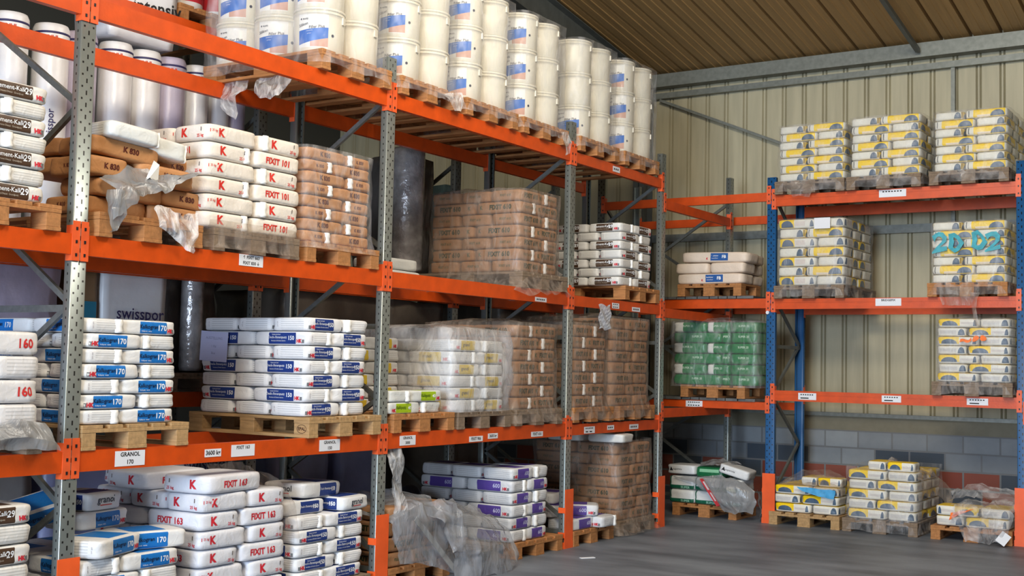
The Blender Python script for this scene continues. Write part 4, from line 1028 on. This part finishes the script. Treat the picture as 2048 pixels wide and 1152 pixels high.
def ystack(x0, x1, z0, n, H, kd, where, top='B', film=None, allb=False, fl=.02, D=1.05, label='yellow and white sack', side=False, tall=None):
    xc = (x0+x1)/2; wd = x1-x0
    stack(kd, xc, EY-.03, z0, D, wd, H, n, BR, label, where, top=top, flaps=False, fr=.58, allb=allb, flip=False, side='right')
# note: with rot=-pi/2 stack()'s (xf, yc) origin is the centre of the front edge
Z3T, Z2T, Z1T = 3.69, 2.513, 1.485
for (x0, x1, z0, n, H, kd, wh, top, pt) in (
    (.885, 1.655, Z3T+.144, 7, .0905, 'yellow_disc', 'top shelf left', 'B', 'grey'), (1.705, 2.475, Z3T+.144, 7, .0935, 'yellow_disc', 'top shelf middle', 'B', 'grey'), (2.60, 3.345, Z3T+.144, 7, .0905, 'yellow_disc', 'top shelf right', 'B', 'grey'),
    (.885, 1.655, Z2T+.144, 7, .107, ('yellow_front_disc', 'yellow_disc'), 'middle shelf left', 'A', 'grey'), (2.575, 3.335, Z2T+.144, 7, .092, 'yellow_disc', 'teal-sprayed stack', 'B', 'orange'),
    (2.63, 3.37, Z1T+.144, 7, .094, 'yellow_end_disc', 'orange-sprayed stack', 'A', 'grey'),
    (.865, 1.60, .144, 3, .10, 'yellow_end_disc', 'floor left', 'A', 'light'), (1.69, 2.43, .10, 5, .104, 'yellow_end_disc', 'floor middle', 'A', 'grey')):
    pz_ = z0-.144 if z0 != .10 else 0.0
    if z0 == .10: z0 = .144
    pallet(pt, (x0+x1)/2-.01, EY-.07, pz_, BR, 'under the yellow sacks, back rack '+wh)
    ystack(x0, x1, z0, n, H, kd, wh+', back rack' if len(wh.split()) < 4 else wh, top=top, allb=z0 < .2)
    if pz_ > .1:
        film_shell((x0+x1)/2-.0, EY-.06, pz_+.02, z0+n*H+.0, 1.12, (x1-x0)+.03, BR, FILM, 'clear film round the yellow sacks, back rack '+wh, flare=.03, seed=int(x0*10+z0*3), hem=.02)
# the taller part of the middle floor stack and its loose sacks
stack('yellow_end_disc', 2.16, EY-.02, .144+5*.104, .7, .5, .10, 1, BR, 'yellow and white sack', 'lying on top of middle floor stack', flaps=False)
stack('yellow_end_disc', 1.38, EY+.02, .444, .7, .46, .10, 1, BR, 'yellow and white sack', 'lying on top of left floor stack', flaps=False)
film_shell(2.06, EY-.06, .02, .70, 1.12, .79, BR, FILM, 'clear film round the middle floor yellow stack', flare=.02, seed=71, top=False, hem=.02)
crumple('film_sheet', [[(1.85, EY+.1, .70), (2.1, EY+.2, .78), (2.5, EY+.3, .66)], [(2.46, EY+.0, .6), (2.56, EY+.2, .62), (2.68, EY+.3, .5)], [(2.48, EY+.1, .45), (2.6, EY+.2, .42), (2.72, EY+.3, .3)]], FILM_D, 'loose film over right rear of middle floor yellow stack', seed=73, amp=.05)
crumple('film_sheet', [[(.88, EY+.1, .48), (1.1, EY+.2, .6), (1.45, EY+.2, .62), (1.66, EY+.1, .56)], [(.86, EY-.0, .42), (1.05, EY+.05, .52), (1.4, EY+.1, .58), (1.64, EY+.0, .5)], [(1.6, EY-.06, .4), (1.62, EY-.06, .42), (1.63, EY-.07, .44), (1.66, EY-.07, .3)]], FILM_D, 'dark film draped behind and over left floor yellow stack', seed=74, amp=.05)
# right floor: low stack half under a film bag
pallet('orange', 2.98, EY-.07, 0, BR, 'on floor under low yellow stack, by right blue post')
stack('yellow_end_disc', 2.98, EY-.03, .144, 1.0, .74, .105, 2, BR, 'yellow and white sack', 'low floor stack by right blue post', top='A', flaps=False)
crumple('film_sheet', [[(2.75, EY+.1, .38), (2.95, EY+.05, .42), (3.2, EY+.05, .44), (3.38, EY+.1, .40)],
                       [(2.85, EY-.12, .33), (3.0, EY-.16, .32), (3.2, EY-.18, .36), (3.38, EY-.1, .33)],
                       [(2.85, EY-.16, .2), (3.0, EY-.2, .15), (3.2, EY-.22, .18), (3.36, EY-.14, .18)],
                       [(2.92, EY-.14, .04), (3.05, EY-.18, .02), (3.2, EY-.2, .03), (3.32, EY-.12, .02)]], FILM_M, 'crumpled clear film bag bulging over low yellow stack', seed=77, amp=.07, nu=34, nv=26)
crumple('film_sheet', [[(2.7, EY+.4, .45), (3.0, EY+.4, .56), (3.38, EY+.4, .5)], [(2.7, EY+.1, .40), (3.0, EY+.1, .46), (3.38, EY+.1, .42)]], FILM_M, 'grey film lying on top of low yellow stack', seed=79, amp=.06)
# sprayed marks
def spray(name, s, size, loc, mat, label, blob=0):
    bm = bmesh.new(); vs, fs = text_tris(s, size, .035, 'CENTER', 1.1)
    nv_ = [bm.verts.new((u+.015*math.sin(v*40+1), .006*math.sin(u*25), v+.018*math.sin(u*22))) for u, v in vs]
    for f in fs:
        try: bm.faces.new([nv_[j] for j in f])
        except ValueError: pass
    o = obj(name, tomesh(name, bm, mat), loc=loc); tag(o, label, 'spray mark'); return o
TEAL = plain('teal_spray', srgb(60, 160, 176), .6, nscale=20, namp=.2); ORS = plain('orange_spray', srgb(246, 120, 50), .6, nscale=20, namp=.15); SKY = plain('sky_blue_spray', srgb(70, 160, 214), .6, nscale=20, namp=.2)
spray('spray_mark', '20 02', .27, (2.95, EY-.083, 3.07), TEAL, 'teal spray-painted numbers on film of middle-shelf right stack')
spray('spray_mark', '\u223C\u2022\u2022', .19, (3.0, EY-.083, 2.06), ORS, 'orange spray-painted scrawl on lowest-shelf right yellow stack')
crumple('blue_scrawl', [[(1.15, EY-.07, .44), (1.35, EY-.075, .43), (1.58, EY-.07, .43)], [(1.22, EY-.075, .39), (1.4, EY-.08, .35), (1.56, EY-.075, .33)]], SKY, 'sky-blue spray-painted film flap on left floor yellow stack', seed=80, amp=.02, cat='spray mark', group=None)
crumple('orange_scrawl', [[(2.80, EY-.13, .30), (3.04, EY-.17, .36)], [(2.78, EY-.13, .21), (2.88, EY-.19, .29)]], ORS, 'orange sprayed patch on the film bag, low right stack', seed=82, amp=.02, cat='spray mark', group=None)
bm = bmesh.new(); box(bm, -.05, .05, -.003, 0, -.06, .06)
o = obj('paper_scrap', tomesh('paper_scrap', bm, PAPER), loc=(3.32, EY-.2, .085), rot=(-.3, .6, 0)); tag(o, 'white paper tag on the floor by right blue post', 'paper scrap')
bm = bmesh.new(); box(bm, -.02, .02, -.07, .07, 0, .006)
o = obj('paper_scrap', tomesh('paper_scrap', bm, PAPER), loc=(.45, 5.25, 0.0), rot=(0, 0, -.6)); tag(o, 'small white strip on floor before the third post', 'paper scrap')
bm = bmesh.new(); lathe(bm, [(.02, 0), (.02, .004)], 20)
o = obj('round_sticker', tomesh('round_sticker', bm, PAPER), loc=(EX+.02, EY-.012, 2.36), rot=(PI/2, 0, 0)); tag(o, 'small round white sticker on the left blue post', 'sticker')
bm = bmesh.new(); box(bm, 0, .18, -.004, 0, 0, .12)
o = obj('paper_note', tomesh('paper_note', bm, PAPER), loc=(1.33, EY-.085, 3.28)); tag(o, 'white sheet on top of middle-shelf left yellow stack', 'paper note')
# film tails over the back beams
crumple('film_sheet', [[(.95, EY-.08, 3.82), (1.3, EY-.08, 3.83)], [(.98, EY-.1, 3.72), (1.3, EY-.1, 3.73)], [(1.08, EY-.09, 3.66), (1.27, EY-.09, 3.63)]], FILM_D, 'brownish film tail hanging over top back beam, left', seed=84, amp=.03, nu=16, nv=14)
crumple('film_sheet', [[(2.68, EY-.08, 2.6), (3.0, EY-.08, 2.6)], [(2.68, EY-.1, 2.5), (3.0, EY-.1, 2.5)], [(2.7, EY-.09, 2.42), (3.0, EY-.09, 2.42)]], FILM_D, 'brownish film tail over middle back beam, right', seed=86, amp=.02, nu=16, nv=12)
crumple('film_sheet', [[(2.98, EY-.09, 2.55), (3.08, EY-.09, 2.55)], [(3.01, EY-.1, 2.4), (3.05, EY-.1, 2.4)], [(3.02, EY-.09, 2.22), (3.06, EY-.09, 2.2)]], FILM_D, 'narrow film tail hanging below middle back beam', seed=87, amp=.02, nu=6, nv=16)

# ================================================================== REAR RACK ROW (x < -1.35)
LAV = plain('lavender_film_wrap', srgb(176, 168, 190), .35, nscale=4, namp=.12, bump=.4, bscale=12)
WHW = plain('white_film_wrap', srgb(222, 222, 226), .3, nscale=4, namp=.1, bump=.5, bscale=10)
GRW = plain('dark_shiny_wrap', srgb(108, 104, 102), .22, nscale=5, namp=.3, bump=1.0, bscale=14, stretch=(1, 1, .5))
SIL = plain('silver_wrap', srgb(186, 184, 186), .2, .3, nscale=8, namp=.4, bump=1.0, bscale=20)
DGW = plain('dull_brown_wrap', srgb(104, 94, 84), .4, nscale=3, namp=.3, bump=.7, bscale=10)
NAVYINK = ink((52, 48, 96))
def roll(x, y, z, r, h, mat, label, text=None, cat='insulation roll', group='upright wrapped insulation rolls'):
    t = thing('insulation_roll', label, cat, (x, y, z), group=group)
    bm = bmesh.new(); lathe(bm, [(r*.9, 0), (r, .03), (r*.985, h*.5), (r, h-.03), (r*.9, h)], 28); obj('wrap', tomesh('wrap', bm, mat), t)
    if text:
        bm = bmesh.new(); vs, fs = text_tris(text, r*.55, .01); nv_ = []
        for u, v in vs:
            a = -.5-v/r; nv_.append(bm.verts.new(((r+.003)*math.cos(a), (r+.003)*math.sin(a), h*.5+u)))
        for f in fs:
            try: bm.faces.new([nv_[j] for j in f])
            except ValueError: pass
        obj('lettering', tomesh('lettering', bm, NAVYINK), t)
    return t
def block(name, x0, x1, y0, y1, z0, z1, mat, label, cat, wob=.02, seed=0, group=None):
    bm = bmesh.new(); n = 10; vm = {}
    def V(i, j, k):
        if (i, j, k) not in vm:
            p = Vector((x0+(x1-x0)*i/n, y0+(y1-y0)*j/n, z0+(z1-z0)*k/n)); q = p*4+Vector((seed, 0, 0))
            d = Vector((noise.noise(q), noise.noise(q+Vector((5, 5, 5))), noise.noise(q+Vector((1, 9, 4)))))*wob; d.z *= (k/n); vm[(i, j, k)] = bm.verts.new(p+d)
        return vm[(i, j, k)]
    for a in range(n):
        for b_ in range(n):
            for e in (0, n):
                for f in ((V(a, b_, e), V(a+1, b_, e), V(a+1, b_+1, e), V(a, b_+1, e)), (V(a, e, b_), V(a+1, e, b_), V(a+1, e, b_+1), V(a, e, b_+1)), (V(e, a, b_), V(e, a+1, b_), V(e, a+1, b_+1), V(e, a, b_+1))):
                    ff = bm.faces.new(f); ff.smooth = True
    o = obj(name, tomesh(name, bm, mat)); tag(o, label, cat, group); return o
def pallet2(y, z, wh): return pallet('grey', -1.32, y, z, 0, wh)
# middle shelf of rear row: rolls
NR = plain('navy_ring', srgb(46, 44, 92), .5); RDI = ink((196, 66, 56))
for (ys, pos) in (((.59, .92, 1.16), 'left of the first post'), ((1.48, 1.75, 2.0), 'right of first post'), ((2.27, 2.5, 2.68), 'above the red-print 101 sacks')):
    pallet2((ys[0]+ys[2])/2 if pos[0] != 'a' else 2.40, 2.42, 'of rear row under insulation rolls '+pos)
    for q, y in enumerate(ys):
        rr = .125 if pos[0] != 'a' else .1
        t = roll(-1.53, y, 2.42+.144, rr, 1.46, WHW if q < 2 else LAV, 'tall %s insulation roll with navy ring, %s of three, %s' % ('white' if q < 2 else 'lavender', ('left', 'middle', 'right')[q], pos), 'swisspor' if q < 2 else None)
        bm = bmesh.new(); lathe(bm, [(rr*.99, 1.385), (rr+.003, 1.387), (rr+.003, 1.40), (rr*.99, 1.402)], 28); obj('navy_ring', tomesh('navy_ring', bm, NR), t)
        bm = bmesh.new(); vs, fs = text_tris('\u2016 \u2016\u2016\u2016', .06, .02); nv_ = []
        for u, v in vs:
            an = -.75+u/rr; nv_.append(bm.verts.new(((rr+.002)*math.cos(an), (rr+.002)*math.sin(an), 1.33+v)))
        for f in fs:
            try: bm.faces.new([nv_[j] for j in f])
            except ValueError: pass
        obj('lettering', tomesh('lettering', bm, RDI), t)
# top shelf front row, first bay: pallet with red-white pails and a white printed bag
ZR = 4.32
pallet('orange', -1.42, 2.38, ZR, 0, 'high in rear row, left beside the first pail stack')
m, nt, b = newmat('red_white_pail'); b.inputs['Roughness'].default_value = .4
tc = N(nt, 'ShaderNodeTexCoord'); sp = N(nt, 'ShaderNodeSeparateXYZ'); nt.links.new(tc.outputs['Object'], sp.inputs[0])
nt.links.new(mixc(nt, mathn(nt, 'GREATER_THAN', sp.outputs[2], .055), srgb(224, 220, 216), srgb(196, 50, 60)), b.inputs['Base Color'])
RW = pail_meshes(False, mat=m, lid=plain('red_pail_lid', srgb(226, 220, 216), .4), r=.16, h=.28)
for i, y in enumerate((2.19, 2.55)): pail(RW, -1.62, y, ZR+.144, 0, 'red and white pail, %s one, cut by the top photo edge' % ('left', 'right')[i], 'red and white pails above the top beam')
b1 = block('insulation_bag', -1.85, -1.43, 1.33, 1.93, ZR-.26, ZR+.5, WHW, 'white plastic bag with black script above top beam', 'insulation pack', seed=3, wob=.05)
vs, fs = text_tris('intensiv', .15, .02); bm = bmesh.new(); nv_ = [bm.verts.new((-1.395, 1.74+u, ZR+.02+v+u*.1)) for u, v in vs]
for f in fs:
    try: bm.faces.new([nv_[j] for j in f])
    except ValueError: pass
obj('lettering', tomesh('lettering', bm, INK), b1)
# lowest shelf of rear row
for (y0, y1, z1, mt, lab, sd) in ((-1.0, -.1, 1.05, LAV, 'lavender-wrapped insulation pack at the left photo edge', 10), (.15, 1.0, 1.05, LAV, 'lavender-wrapped insulation pack left of the first post', 1), (1.98, 2.65, 1.04, GRW, 'dark shiny wrapped pack beside the white board pack', 2), (3.3, 4.6, .72, DGW, 'greyish film-wrapped load behind navy 150 sacks', 5), (4.7, 5.55, .7, DGW, 'brown-grey wrapped load behind the second post', 6), (6.6, 7.5, .8, DGW, 'dull wrapped load deep behind the fourth bay', 7)):
    pallet2((y0+y1)/2, 1.45, 'of rear row under '+lab.replace('insulation ', '').replace('-wrapped', '').replace('wrapped ', '').replace('film-', '').replace(' at the left photo edge', ', photo edge').replace(' the white board pack', ' board pack'))
    block('wrapped_pack', -2.3, -1.62 if sd == 2 else -1.42, y0, y1, 1.45+.144, 1.45+.144+z1, mt, lab, 'insulation pack', seed=sd, wob=.04)
kb_ = block('cardboard_carton', -1.9, -1.45, 1.12, 1.34, 1.45+.144, 2.33, plain('brown_cardboard', srgb(140, 112, 80), .6), 'brown carton with blue patch beside the first post', 'carton', seed=8, wob=.01)
bm = bmesh.new(); box(bm, -1.448, -1.44, 1.22, 1.33, 1.95, 2.1); obj('blue_patch', tomesh('blue_patch', bm, plain('carton_blue', srgb(40, 130, 160), .5)), kb_)
pallet2(1.5, 1.45, 'of rear row under the white board pack')
sw = block('board_pack', -1.95, -1.42, 1.38, 1.95, 1.45+.144, 2.36, plain('white_board_pack_wrap', srgb(236, 240, 246), .35, nscale=3, namp=.06, bump=.4, bscale=8), 'white wrapped board pack with blue lettering behind 170 sacks', 'insulation pack', seed=9, wob=.012)
def lettering_on(parent, s, size, x, yc, z, mat, bold=.01):
    vs, fs = text_tris(s, size, bold); bm = bmesh.new(); nv_ = [bm.verts.new((x, yc+u, z+v)) for u, v in vs]
    for f in fs:
        try: bm.faces.new([nv_[j] for j in f])
        except ValueError: pass
    o = obj('lettering', tomesh('lettering', bm, mat), parent); return o
lettering_on(sw, 'swisspor', .125, -1.402, 1.70, 2.025, NAVYINK)
# silver rolls
for (x, y, z, r, h, lab) in ((-1.76, 2.3, 1.45+.16, .09, 1.02, 'thin silver-wrapped roll before the dark pack'), (-1.62, 4.85, 2.42+.15, .16, 1.2, 'silver-wrapped roll leaning behind the second post'),):
    roll(x+.25, y, z, r, h, SIL, lab, group='silver wrapped rolls')
block('wrapped_pack', -2.2, -1.55, 5.05, 5.5, 2.42+.144, 3.75, GRW, 'dark wrapped pack beside the silver roll', 'insulation pack', seed=12, wob=.05)
pallet2(5.2, 2.42, 'of rear row under the silver roll')
for i, (y0, y1, z1) in enumerate(((2.97, 3.6, .9), (6.3, 6.9, .9))):
    pallet2((y0+y1)/2, 2.42, 'of rear row middle shelf, ' + ('behind second post', 'deep behind fourth bay')[i])
    block('wrapped_pack', -2.3, -1.7, y0, y1, 2.42+.144, 2.42+.144+z1, DGW, 'dull wrapped load on rear middle shelf, '+('behind second post', 'deep behind fourth bay')[i], 'insulation pack', seed=20+i, wob=.04)
cb = block('cyan_white_pack', -2.2, -1.75, 6.0, 6.25, 2.42+.144, 3.6, plain('cyan_white_print', srgb(150, 200, 222), .5, nscale=7, namp=.4), 'pale cyan and white printed pack seen through rear rack', 'insulation pack', seed=30)
# floor of rear row
LB = plain('lavender_blue_wrap', srgb(150, 156, 196), .35, nscale=4, namp=.12, bump=.4, bscale=12)
for (y0, y1, z1, mt, lab, sd) in ((.15, .85, .95, plain('white_pack_dark_drops', srgb(150, 146, 144), .5, nscale=4, namp=.2), 'greyish insulation pack at far left behind floor sacks', 14), (.95, 1.75, .95, LB, 'bluish wrapped pack on floor right of first post', 15), (3.15, 3.85, .95, LB, 'bluish wrapped pack behind navy floor sacks, left', 16), (4.02, 4.6, .9, LB, 'bluish wrapped pack behind navy floor sacks, right', 17), (5.76, 6.6, .8, DGW, 'dark wrapped load behind purple floor sacks', 18)):
    pallet2((y0+y1)/2, 0, 'in rear row under '+lab.replace('insulation ', '').replace('wrapped ', ''))
    block('wrapped_pack', -2.3, -1.42, y0, y1, .144, .144+z1, mt, lab, 'insulation pack', seed=sd, wob=.03)
sb = block('board_pack', -1.9, -1.42, 2.0, 2.77, .144, .98, plain('pale_board_pack', srgb(190, 204, 226), .35, bump=.4, bscale=8), 'pale board pack with blue lettering under the lowest beam', 'insulation pack', seed=19, wob=.012)
pallet2(2.37, 0, 'on floor in rear row under pale board pack')
lettering_on(sb, 'swisspor', .14, -1.40, 2.42, .88, NAVYINK)
